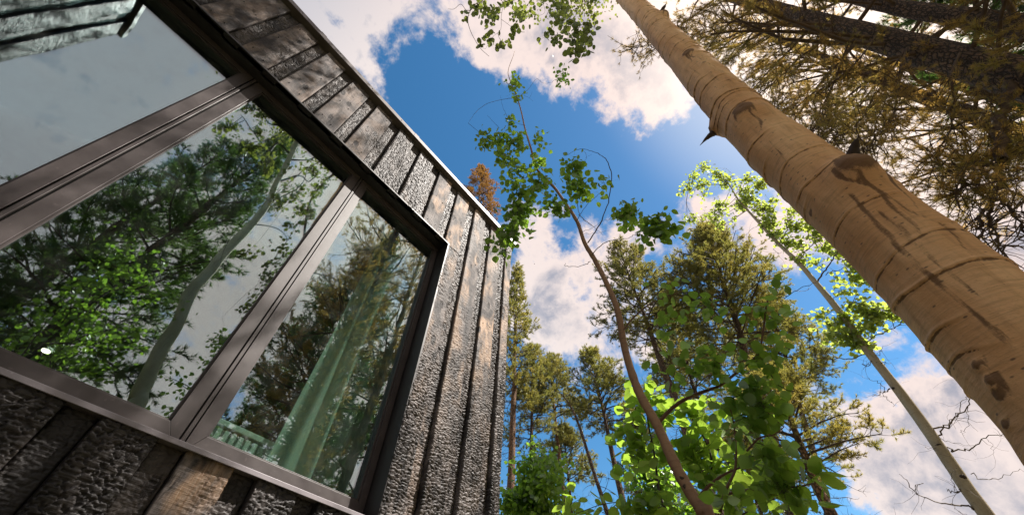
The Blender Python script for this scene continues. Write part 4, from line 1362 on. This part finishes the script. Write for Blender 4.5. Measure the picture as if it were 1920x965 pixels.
shift(tw.build('twigs', M['twig_grey'], sl, 3), sl)
lx, ly, lz = leaf_frames(len(pts), rL)
shift(leaves_mesh('leaves', pts, lx, ly, lz, siz, 'small', M['leaf_far'], sl), sl)


# ------------------------------------------------------------------ pines
def needles(P, D, r, n, length, width, spread=1.15):
    """needle tufts: at each point P with twig direction D, n thin triangles"""
    N = len(P)
    d, a, b = frames_for(D)
    ph = r.uniform(0, 2 * math.pi, (N, n))
    tilt = r.uniform(0.2, spread, (N, n))
    along = r.uniform(-0.45, 0.2, (N, n)) * length
    rad_dir = a[:, None] * np.cos(ph)[..., None] + b[:, None] * np.sin(ph)[..., None]
    nd = d[:, None] * np.cos(tilt)[..., None] + rad_dir * np.sin(tilt)[..., None]
    nd[..., 2] += 0.15
    base_ = P[:, None] + d[:, None] * along[..., None]
    side = np.cross(nd, r.standard_normal((N, n, 3)))
    side /= np.linalg.norm(side, axis=-1, keepdims=True) + 1e-9
    L_ = length * r.uniform(0.7, 1.15, (N, n, 1))
    v0 = base_ + side * width * 0.5
    v1 = base_ - side * width * 0.5
    v2 = base_ + nd * L_
    V_ = np.stack([v0, v1, v2], 2).reshape(-1, 3)
    F = np.arange(len(V_)).reshape(-1, 3)
    return V_, F


def pine(name, label, base_xy, top, z_live, seed, r0=0.15, crown=1.3, limbs=60, tufts=1.0, nlen=0.06, nwid=0.004, nn=14, needle='needle', bark='pine_bark', dead=14,
         group=None, single_limbs=0, pitch=0.15, wedge=None, az_bias=None, topr=0.012, shoots=2, twk=0.6, twmat='twig', tip=0.35):
    r = np.random.default_rng(seed)
    base_ = np.array([base_xy[0], base_xy[1], 0.0])
    top = np.asarray(top, float)
    tree = props(empty(name, tuple(base_)), label, 'tree', group)
    nseg = 26
    tt_ = np.linspace(0, 1, nseg)
    P = base_[None] + (top - base_)[None] * tt_[:, None]
    P[:, :2] += (np.cumsum(r.standard_normal((nseg, 2)), 0) * 0.012) * np.sin(math.pi * tt_)[:, None]
    P[0, 2] = -0.1
    Hh = top[2]
    R0 = r0 * (1 - tt_ ** 1.15) + topr
    R0[0] *= 1.25
    v, q, _ = tube(smooth_path(P, 3), np.interp(np.linspace(0, 1, (nseg - 1) * 3 + 1), tt_, R0), 14, 0.02)
    obj_np('trunk', v - base_, quads=q, smooth=True, mat=M[bark], parent=tree)
    wood_, NP, ND, deads = Segs(), [], [], Segs()
    limb_objs = []
    for k_ in range(limbs):
        f = (k_ + r.uniform(0, 1)) / limbs
        zl = z_live + (Hh - 0.15 - z_live) * f ** 1.0
        i0 = zl / Hh
        p0 = np.array([np.interp(i0, tt_, P[:, i_]) for i_ in range(3)])
        az_ = k_ * 2.399 + r.uniform(-0.5, 0.5)
        if az_bias is not None and r.random() < az_bias[1]:
            az_ = az_bias[0] + r.normal(0, 0.8)
        prof = (1 - f) ** 0.65 * (0.55 + 0.45 * min(1, f / 0.18)) if f > 0 else 0.5
        LL = crown * max(0.14, prof) * r.uniform(0.65, 1.12)
        rise = pitch + 0.9 * f + r.normal(0, 0.12)
        pth = grow(p0, (math.cos(az_), math.sin(az_), rise), LL, 7, 0.10, (0, 0, 0.05 if f > 0.4 else -0.03), r)
        S_ = Segs() if k_ < single_limbs else wood_
        rb = 0.012 + 0.012 * LL
        rb = min(rb, 0.030) * (1 if crown > 1 else 0.7)
        S_.line(pth, rb, rb * 0.25)
        nst = int(5 + LL * 7 * tufts)
        pa = np.array(pth)
        for s2 in range(nst):
            u = 0.22 + 0.78 * (s2 + r.uniform(0, 1)) / nst
            ii_ = u * (len(pa) - 1)
            i_ = min(len(pa) - 2, int(ii_))
            b = pa[i_] + (pa[i_ + 1] - pa[i_]) * (ii_ - i_)
            dm = pa[i_ + 1] - pa[i_]; dm /= np.linalg.norm(dm)
            sd = np.cross(dm, [0, 0, 1.0]) * (1 if s2 % 2 else -1)
            dv = dm * r.uniform(0.4, 1.0) + sd * r.uniform(0.5, 1.1) + np.array([0, 0, r.uniform(-0.35, 0.4)])
            l2 = LL * (0.42 - 0.26 * u) * r.uniform(0.6, 1.3) + 0.08
            p2 = grow(b, dv, l2, 4, 0.16, (0, 0, 0.03), r)
            S_.line(p2, rb * 0.28 * twk, rb * 0.10 * twk)
            m_ = max(2, int(l2 * (1.2 - tip) / (nlen * 0.9)))
            p2 = np.array(p2)
            for s3 in range(m_):
                w_ = tip + (1 - tip) * (s3 + 1) / m_
                jj_ = min(3, int(w_ * 4 - 1e-6))
                b3 = p2[jj_] + (p2[jj_ + 1] - p2[jj_]) * (w_ * 4 - jj_)
                NP.append(b3); ND.append(p2[jj_ + 1] - p2[jj_])
                # side shoot
                for _s in range(shoots):
                    dv3 = (p2[jj_ + 1] - p2[jj_]); dv3 /= np.linalg.norm(dv3)
                    dv3 = dv3 + r.standard_normal(3) * 0.7
                    dv3 /= np.linalg.norm(dv3)
                    e3 = b3 + dv3 * r.uniform(0.6, 1.5) * nlen
                    S_.line([b3, e3], rb * 0.09 * twk, rb * 0.05 * twk)
                    NP.append(e3); ND.append(dv3)
        if S_ is not wood_:
            shift(S_.build('branch', M[twmat], tree, 4), tree)
    for k_ in range(dead):
        zl = r.uniform(0.25, 1.05) * z_live
        i0 = zl / Hh
        p0 = np.array([np.interp(i0, tt_, P[:, i_]) for i_ in range(3)])
        az_ = r.uniform(0, 6.28)
        if az_bias is not None and r.random() < az_bias[1]:
            az_ = az_bias[0] + r.normal(0, 0.8)
        LL = crown * r.uniform(0.3, 0.85)
        pth = grow(p0, (math.cos(az_), math.sin(az_), 0.1), LL, 8, 0.16, (0, 0, -0.03), r)
        deads.line(pth, 0.010, 0.003)
        for b in pth[2:]:
            for _q in range(2):
                deads.line(grow(b, r.standard_normal(3) * [1, 1, .6], LL * r.uniform(0.12, 0.35), 4, 0.3, (0, 0, 0), r), 0.004, 0.0015)
    shift(wood_.build('branches', M[twmat], tree, 3), tree)
    shift(deads.build('dead_branches', M['twig'], tree, 3), tree)
    NP, ND = np.array(NP), np.array(ND)
    V_, F = needles(NP, ND, r, nn, nlen, nwid)
    o = obj_np('needles', V_, tris=F, mat=M[needle], parent=tree)
    shift(o, tree); o['kind'] = 'stuff'
    return tree, P, len(F)


def P2(px, py, hr, loc=at):
    return loc(px, py, hr)


total = 0
GL = 'pines beyond the cabin corner'
far_pines = [
    # name, label, base px, top px, hr, live-crown start (px point on trunk), seed, radius, crown, limbs, needle, bark
    ('pine_tree', 'tall narrow pine standing right beside the cabin corner edge', (958, 965), (970, 500), 11.0, (962, 760), 1, .14, 1.15, 84, 'needle_warm', 'red_bark'),
    ('pine_tree', 'dark stemmed pine close behind the tall narrow corner pine', (981, 965), (1000, 648), 12.0, (985, 830), 2, .11, 1.25, 44, 'needle', 'pine_bark'),
    ('pine_tree', 'round topped pine second to the right of the cabin corner', (1064, 965), (1030, 668), 13.0, (1040, 790), 3, .12, 1.45, 48, 'needle', 'red_bark'),
    ('pine_tree', 'short bushy pine with low crown left of the dead leaning stem', (1078, 965), (1056, 800), 14.0, (1066, 905), 4, .10, 1.2, 34, 'needle', 'pine_bark'),
    ('pine_tree', 'slim pine with dark trunk just left of the sapling stem', (1178, 965), (1105, 655), 10.5, (1138, 800), 5, .12, 1.25, 56, 'needle_warm', 'pine_bark'),
    ('pine_tree', 'dark trunked pine filling the gap behind the sapling stem', (1300, 800), (1158, 455), 9.0, (1242, 640), 6, .14, 1.75, 76, 'needle', 'pine_bark'),
    ('pine_tree', 'broad crowned golden green pine behind the sapling leaves', (1466, 965), (1322, 425), 9.5, (1392, 660), 7, .17, 2.15, 110, 'needle_warm', 'pine_bark'),
    ('pine_tree', 'dark pine crown half hidden between the two big golden pines', (1350, 965), (1250, 540), 13.0, (1290, 760), 10, .14, 2.0, 76, 'needle', 'pine_bark'),
    ('pine_tree', 'ragged pine crown right behind the dark sapling leaves', (1520, 965), (1440, 560), 12.0, (1480, 760), 11, .14, 1.7, 66, 'needle_warm', 'pine_bark'),
    ('pine_tree', 'brown trunked pine with drooping tips at the lower right', (1560, 963), (1440, 690), 7.0, (1520, 895), 8, .13, 1.25, 46, 'needle_warm', 'red_bark'),
    ('pine_tree', 'rusty orange pine crown rising behind the roof edge', (905, 470), (903, 312), 15.0, (904, 410), 9, .18, 1.9, 60, 'needle_rust', 'red_bark'),
]
for (nm, lb, bp, tpx, hr, lv, sd, rr0, cr, nl, ndl, brk) in far_pines:
    b = at(*bp, hr); tpt = at(*tpx, hr); zl = at(*lv, hr)[2]
    # extend the axis down to the soil
    dv = (tpt - b); 
    k_ = b[2] / dv[2] if dv[2] > 0.1 else 0
    bb = b - dv * k_ * 0.6
    _, _, nf_ = pine(nm, lb, (bb[0], bb[1]), tpt, zl, sd, rr0, cr, nl, 1.0 + 0.35 * (hr < 8), 0.0072 * hr, 0.00085 * hr, 20, ndl, brk, 14, GL, tip=0.5)
    total += nf_
# small pines half hidden behind
for q_, (bx, tx, ty, hr, cr, lb) in enumerate([(1400, 1376, 800, 12.0, 1.5, 'small dense pine low behind the bright shrub'), (1215, 1190, 760, 13.0, 1.3, 'thin pine half hidden behind the lime green shrub')]):
    b = at(bx, 965, hr); tpt = at(tx, ty, hr)
    pine('pine_tree', lb, (b[0], b[1]), tpt, b[2] * 0.8, 60 + q_, 0.10, cr, 46, 1.0, 0.105, 0.016, 12, 'needle', 'pine_bark', 6, GL)

# dead leaning stem between the left pines
rd = np.random.default_rng(55)
dp = px_path([(1150, 1000), (1140, 965), (1112, 880), (1085, 795), (1066, 755), (1052, 738)], 9, 9, 6)
dst = props(empty('dead_stem', (dp[0][0], dp[0][1], 0)), 'thin bare dead stem leaning left between the far pines', 'tree')
gp = np.vstack([[dp[0][0], dp[0][1], -0.05], dp])
vv, qq, _ = tube(gp, np.linspace(.055, .012, len(gp)), 8, .03)
obj_np('trunk', vv - base_loc(dst), quads=qq, smooth=True, mat=M['pine_bark'], parent=dst)
tw = Segs()
for q_ in range(26):
    b = dp[rd.integers(4, len(dp))]
    tw.line(grow(b, rd.standard_normal(3), rd.uniform(.2, .6), 5, .25, (0, 0, .02), rd), .008, .002)
shift(tw.build('branches', M['twig'], dst, 3), dst)

# near pines at the right
GR = 'tall pines leaning in at the upper right'
near = [('pine_tree', 'thick dark pine trunk crossing the upper right under the sun', -40.4, 3.94, 14.0, 4.4, 71, .155, 2.1, 54, (2.6, 0.45)),
        ('pine_tree', 'middle pine trunk in the upper right below the thick one', -35.5, 5.4, 11.6, 4.6, 72, .10, 1.7, 60, (2.6, 0.4)),
        ('pine_tree', 'pine trunk cut by the top right corner of the view', -44.4, 4.7, 11.0, 4.8, 73, .13, 1.9, 28, (2.6, 0.3)),
        ('pine_tree', 'thin pine trunk faint between the two lower right trunks', -38.3, 7.2, 10.0, 6.0, 74, .10, 1.5, 30, (2.6, 0.3))]
R1P = None
for (nm, lb, az_, hr, Hh, zl, sd, rr0, cr, nl, bias) in near:
    bx, by = hr * math.cos(R_(az_)), hr * math.sin(R_(az_))
    tr_, PP, nf_ = pine(nm, lb, (bx, by), (bx + 0.05, by, Hh + EYE), zl, sd, rr0, cr, nl, 0.8, 0.046, 0.0030, 24, 'needle_brown', 'pine_bark', 26, GR, single_limbs=26, pitch=0.05, az_bias=bias, topr=0.03, twmat='twig_pine', tip=0.6)
    total += nf_
    if R1P is None:
        R1P, R1T = PP, tr_
# crooked dead limb hanging at the right edge and low limbs whose outline reaches towards the aspen
rN = np.random.default_rng(77)
for li, (pp, h0, h1, ra, rb, live) in enumerate([
        ([(1990, 330), (1935, 285), (1899, 287), (1880, 307), (1872, 349), (1861, 376), (1840, 399), (1842, 422), (1834, 445)], 3.9, 3.2, .030, .006, False),
        ([(1861, 378), (1855, 406), (1857, 429), (1876, 448), (1880, 475)], 3.3, 3.2, .012, .004, False),
        ([(1866, 372), (1895, 391), (1915, 422), (1930, 450)], 3.3, 3.3, .010, .003, False),
        ([(1880, 300), (1874, 240), (1885, 200), (1900, 150)], 3.3, 3.9, .03, .04, False),
        ([(1800, 100), (1790, 180), (1770, 260), (1768, 330)], 3.8, 3.0, .02, .003, True), ([(1700, 90), (1690, 170), (1650, 250), (1610, 285)], 3.8, 2.6, .02, .003, True),
        ([(1870, 180), (1850, 260), (1820, 320), (1790, 360)], 3.9, 3.0, .02, .003, True), ([(1560, 50), (1500, 110), (1430, 170), (1400, 180)], 3.7, 2.4, .02, .003, True),
        ([(1600, 60), (1560, 150), (1540, 230), (1520, 270)], 3.7, 2.6, .02, .003, True), ([(1480, 10), (1400, 30), (1320, 60), (1270, 50)], 3.5, 2.0, .02, .003, True),
        ([(1440, -20), (1340, 10), (1240, 80), (1185, 92)], 3.3, 1.55, .018, .002, True), ([(1700, 90), (1640, 180), (1600, 240), (1570, 270)], 3.8, 2.7, .016, .002, True),
        ([(1900, 150), (1890, 280), (1850, 330), (1815, 345)], 3.9, 3.1, .016, .002, True), ([(1640, 70), (1590, 130), (1480, 190), (1450, 215)], 3.7, 2.5, .016, .002, True)]):
    p_ = px_path(pp, h0, h1, 4)
    p_[1:-1] += rN.standard_normal((len(p_) - 2, 3)) * (0.03 if live else 0.012)
    if live:
        p_ = smooth_path(p_[::2], 3)
        ra *= 0.55
    S_ = Segs()
    S_.line(p_, ra, rb)
    NP, ND = [], []
    for i_ in range(3, len(p_)):
        dm = p_[i_] - p_[i_ - 1]
        for _q in range(5 if live else 2):
            dv = dm / np.linalg.norm(dm) * 0.6 + rN.standard_normal(3) * 0.75
            l2 = rN.uniform(0.12, 0.38)
            pth = grow(p_[i_], dv, l2, 5, 0.22, (0, 0, -0.03), rN)
            S_.line(pth, 0.0042, 0.0014)
            for e in pth[2:]:
                if live or rN.random() < 0.1:
                    if rN.random() < 0.8:
                        NP.append(e); ND.append(e - pth[0])
                if rN.random() < 0.5:
                    pt = grow(e, rN.standard_normal(3), rN.uniform(.05, .14), 3, .3, (0, 0, 0), rN)
                    S_.line(pt, .0022, .001)
                    if live:
                        NP.append(pt[-1]); ND.append(pt[-1] - pt[0])
    shift(S_.build('branch', M['twig_pine'], R1T, 5), R1T)
    if NP:
        V_, F = needles(np.array(NP), np.array(ND), rN, 24, 0.044, 0.0028)
        o = shift(obj_np('needles', V_, tris=F, mat=M['needle_brown'], parent=R1T), R1T)
        o['kind'] = 'stuff'

# ------------------------------------------------------------------ trees behind the camera, seen in the glass
rM = np.random.default_rng(88)
HV = 5.8
ma = props(empty('aspen_tree', (*mirrored(190, 860, HV)[:2], 0)), 'bent green grey aspen trunk mirrored in the middle window pane', 'tree')
base = base_loc(ma)
mp = [mirrored(x_, y_, HV) for x_, y_ in [(225, 800), (262, 735), (300, 660), (335, 600), (360, 545), (400, 500), (440, 455), (472, 420), (500, 380), (522, 335), (540, 300), (562, 250), (572, 215)]]
trk = smooth_path([base + [0, 0, -0.1], base + [0, 0, 1.0]] + mp, 5)
v_, q2, _ = tube(trk, np.linspace(.10, .035, len(trk)), 14, .012)
obj_np('trunk', v_ - base, quads=q2, smooth=True, mat=M['aspen_green'], parent=ma)
tw = Segs(); anch = list(trk[35:])
for pp, ra, rb in (([(560, 255), (530, 235), (505, 230), (490, 210), (470, 200)], .03, .008), ([(545, 290), (520, 270), (500, 285), (470, 240), (450, 215)], .025, .006), ([(540, 300), (575, 300), (600, 290), (620, 300)], .02, .006),
                   ([(520, 340), (560, 330), (580, 340), (600, 320)], .02, .006), ([(560, 260), (590, 270), (620, 290)], .02, .006), ([(500, 380), (540, 360), (560, 350), (575, 320), (560, 305)], .014, .005), ([(470, 420), (520, 430), (540, 450)], .015, .005)):
    p_ = px_path(pp, HV, HV, 4, mirrored)
    tw.line(p_, ra, rb); anch += list(p_)
sp_ = [(470, 200, 30, 18, 70), (440, 235, 20, 14, 50), (500, 215, 26, 14, 60), (420, 240, 16, 14, 40), (480, 250, 24, 14, 60), (470, 280, 22, 14, 70), (500, 300, 20, 16, 60), (520, 390, 24, 18, 50), (560, 360, 24, 18, 60), (540, 240, 20, 12, 40), (420, 130, 14, 8, 30), (435, 138, 12, 8, 24), (500, 320, 16, 16, 40), (590, 320, 20, 16, 60), (600, 250, 30, 20, 60), (575, 395, 26, 16, 50)]
pts, siz = clusters([(a_, b_, c_, d_, e_, HV) for a_, b_, c_, d_, e_ in sp_], anch, tw, rM, 0.035, loc=mirrored, twr=.004)
# leafy crown above
for q_ in range(26):
    pth = grow(trk[-1 - q_ % 6], rM.standard_normal(3) + [0, 0, 1.0], rM.uniform(.6, 1.5), 6, .2, (0, 0, .03), rM)
    tw.line(pth, .02, .005)
    for e in pth[2:]:
        pts = np.vstack([pts, e + rM.standard_normal((22, 3)) * .2]); siz = np.r_[siz, np.full(22, .055)]
shift(tw.build('branches', M['twig'], ma, 4), ma)
lx, ly, lz = leaf_frames(len(pts), rM)
shift(leaves_mesh('leaves', pts, lx, ly, lz, siz, 'small', M['leaf_olive'], ma), ma)
# pines behind the camera
GM = 'pines mirrored in the window'
for (b, tz, zl, sd, rr0, cr, nl, lb, az) in [
        (mirrored(60, 640, 7.4), 10.0, 3.4, 81, .13, 1.6, 78, 'dark pine whose slanting crown is mirrored left in the middle pane', 94.5),
        (mirrored(10, 560, 9.0), 10.0, 3.6, 83, .15, 2.0, 66, 'pine mirrored at the far lower left of the middle pane', 0),
        (mirrored(585, 760, 11.0), 13.0, 3.6, 84, .18, 2.7, 140, 'dense dark green pine mirrored through the middle of the right pane', 0)]:
    _, _, nf_ = pine('pine_tree', lb, (b[0], b[1]), (b[0] + .1, b[1], tz + EYE), zl, sd, rr0, cr, nl, 1.0, 0.085, 0.010, 18, 'needle_dark', 'pine_bark', 10, GM)
    total += nf_
# leafy young trees mirrored low in the middle pane
for q_, (px, py, hr, sx, cnt, lb) in enumerate([(120, 640, 6.2, 0.9, 1500, 'bright green leafy young tree mirrored low in the middle pane'), (260, 580, 6.8, 0.7, 1000, 'leafy young tree mirrored left of the bent aspen'), (340, 740, 6.6, 0.45, 500, 'small leafy tree mirrored right of the bent aspen foot')]):
    c = mirrored(px, py, hr)
    t_ = props(empty('young_tree', (c[0], c[1], 0)), lb, 'tree', 'young trees mirrored in the window')
    tw = Segs()
    pth = np.array(grow((c[0], c[1], -0.05), (0, 0, 1), c[2] + sx, 10, .05, (0, 0, .1), rM))
    vv, qq, _ = tube(pth, np.linspace(.05, .01, len(pth)), 8, .03)
    obj_np('trunk', vv - base_loc(t_), quads=qq, smooth=True, mat=M['twig'], parent=t_)
    P_ = []
    for _q in range(40):
        b = pth[rM.integers(3, len(pth))]
        br = grow(b, rM.standard_normal(3) + [0, 0, .5], sx * rM.uniform(.5, 1.2), 5, .2, (0, 0, .02), rM)
        tw.line(br, .01, .003)
        for e in br[2:]:
            P_.append(e + rM.standard_normal((max(6, cnt // 90), 3)) * .11)
    P_ = np.vstack(P_)
    shift(tw.build('branches', M['twig'], t_, 3), t_)
    lx, ly, lz = leaf_frames(len(P_), rM)
    shift(leaves_mesh('leaves', P_, lx, ly, lz, rM.uniform(.04, .068, len(P_)), 'small', M['leaf'], t_), t_)

# low green bush at the foot of the far pines
for q_, (px, py, hr, rx, cnt, szz, lb) in enumerate([(1050, 925, 7.5, 0.75, 4200, .085, 'low green bush under the far pines beside the cabin corner'), (1225, 905, 5.0, 0.40, 1500, .055, 'small leaved dark bush behind the sapling stem')]):
    c = at(px, py, hr)
    t_ = props(empty('bush', (c[0], c[1], 0)), lb, 'bush')
    tw = Segs()
    pth = np.array(grow((c[0], c[1], -0.05), (0, 0, 1), c[2], 8, .04, (0, 0, .1), rM))
    vv, qq, _ = tube(pth, np.linspace(.04, .012, len(pth)), 7, .03)
    obj_np('trunk', vv - base_loc(t_), quads=qq, smooth=True, mat=M['twig'], parent=t_)
    P_ = []
    for _q in range(60):
        b = pth[rM.integers(len(pth) - 4, len(pth))]
        dv = rM.standard_normal(3) + [0, 0, .15]; dv /= np.linalg.norm(dv)
        br = grow(b, dv, rx * rM.uniform(.6, 1.1), 5, .15, (0, 0, .02), rM)
        tw.line(br, .008, .003)
        for e in br[1:]:
            P_.append(e + rM.standard_normal((cnt // 130, 3)) * rx * .13)
    P_ = np.vstack(P_)
    shift(tw.build('branches', M['twig'], t_, 3), t_)
    lx, ly, lz = leaf_frames(len(P_), rM)
    shift(leaves_mesh('leaves', P_, lx, ly, lz, rM.uniform(.7, 1.2, len(P_)) * szz, 'small', M['leaf'], t_), t_)
print('needle triangles', total, 'objects', len(SC.objects))

tri = 0
seen = {}
for o in SC.objects:
    if o.type == 'MESH':
        tri += sum(len(p.vertices) - 2 for p in o.data.polygons) if len(o.data.polygons) < 2000 else len(o.data.loops) - 2 * len(o.data.polygons)
print('all triangles', tri)
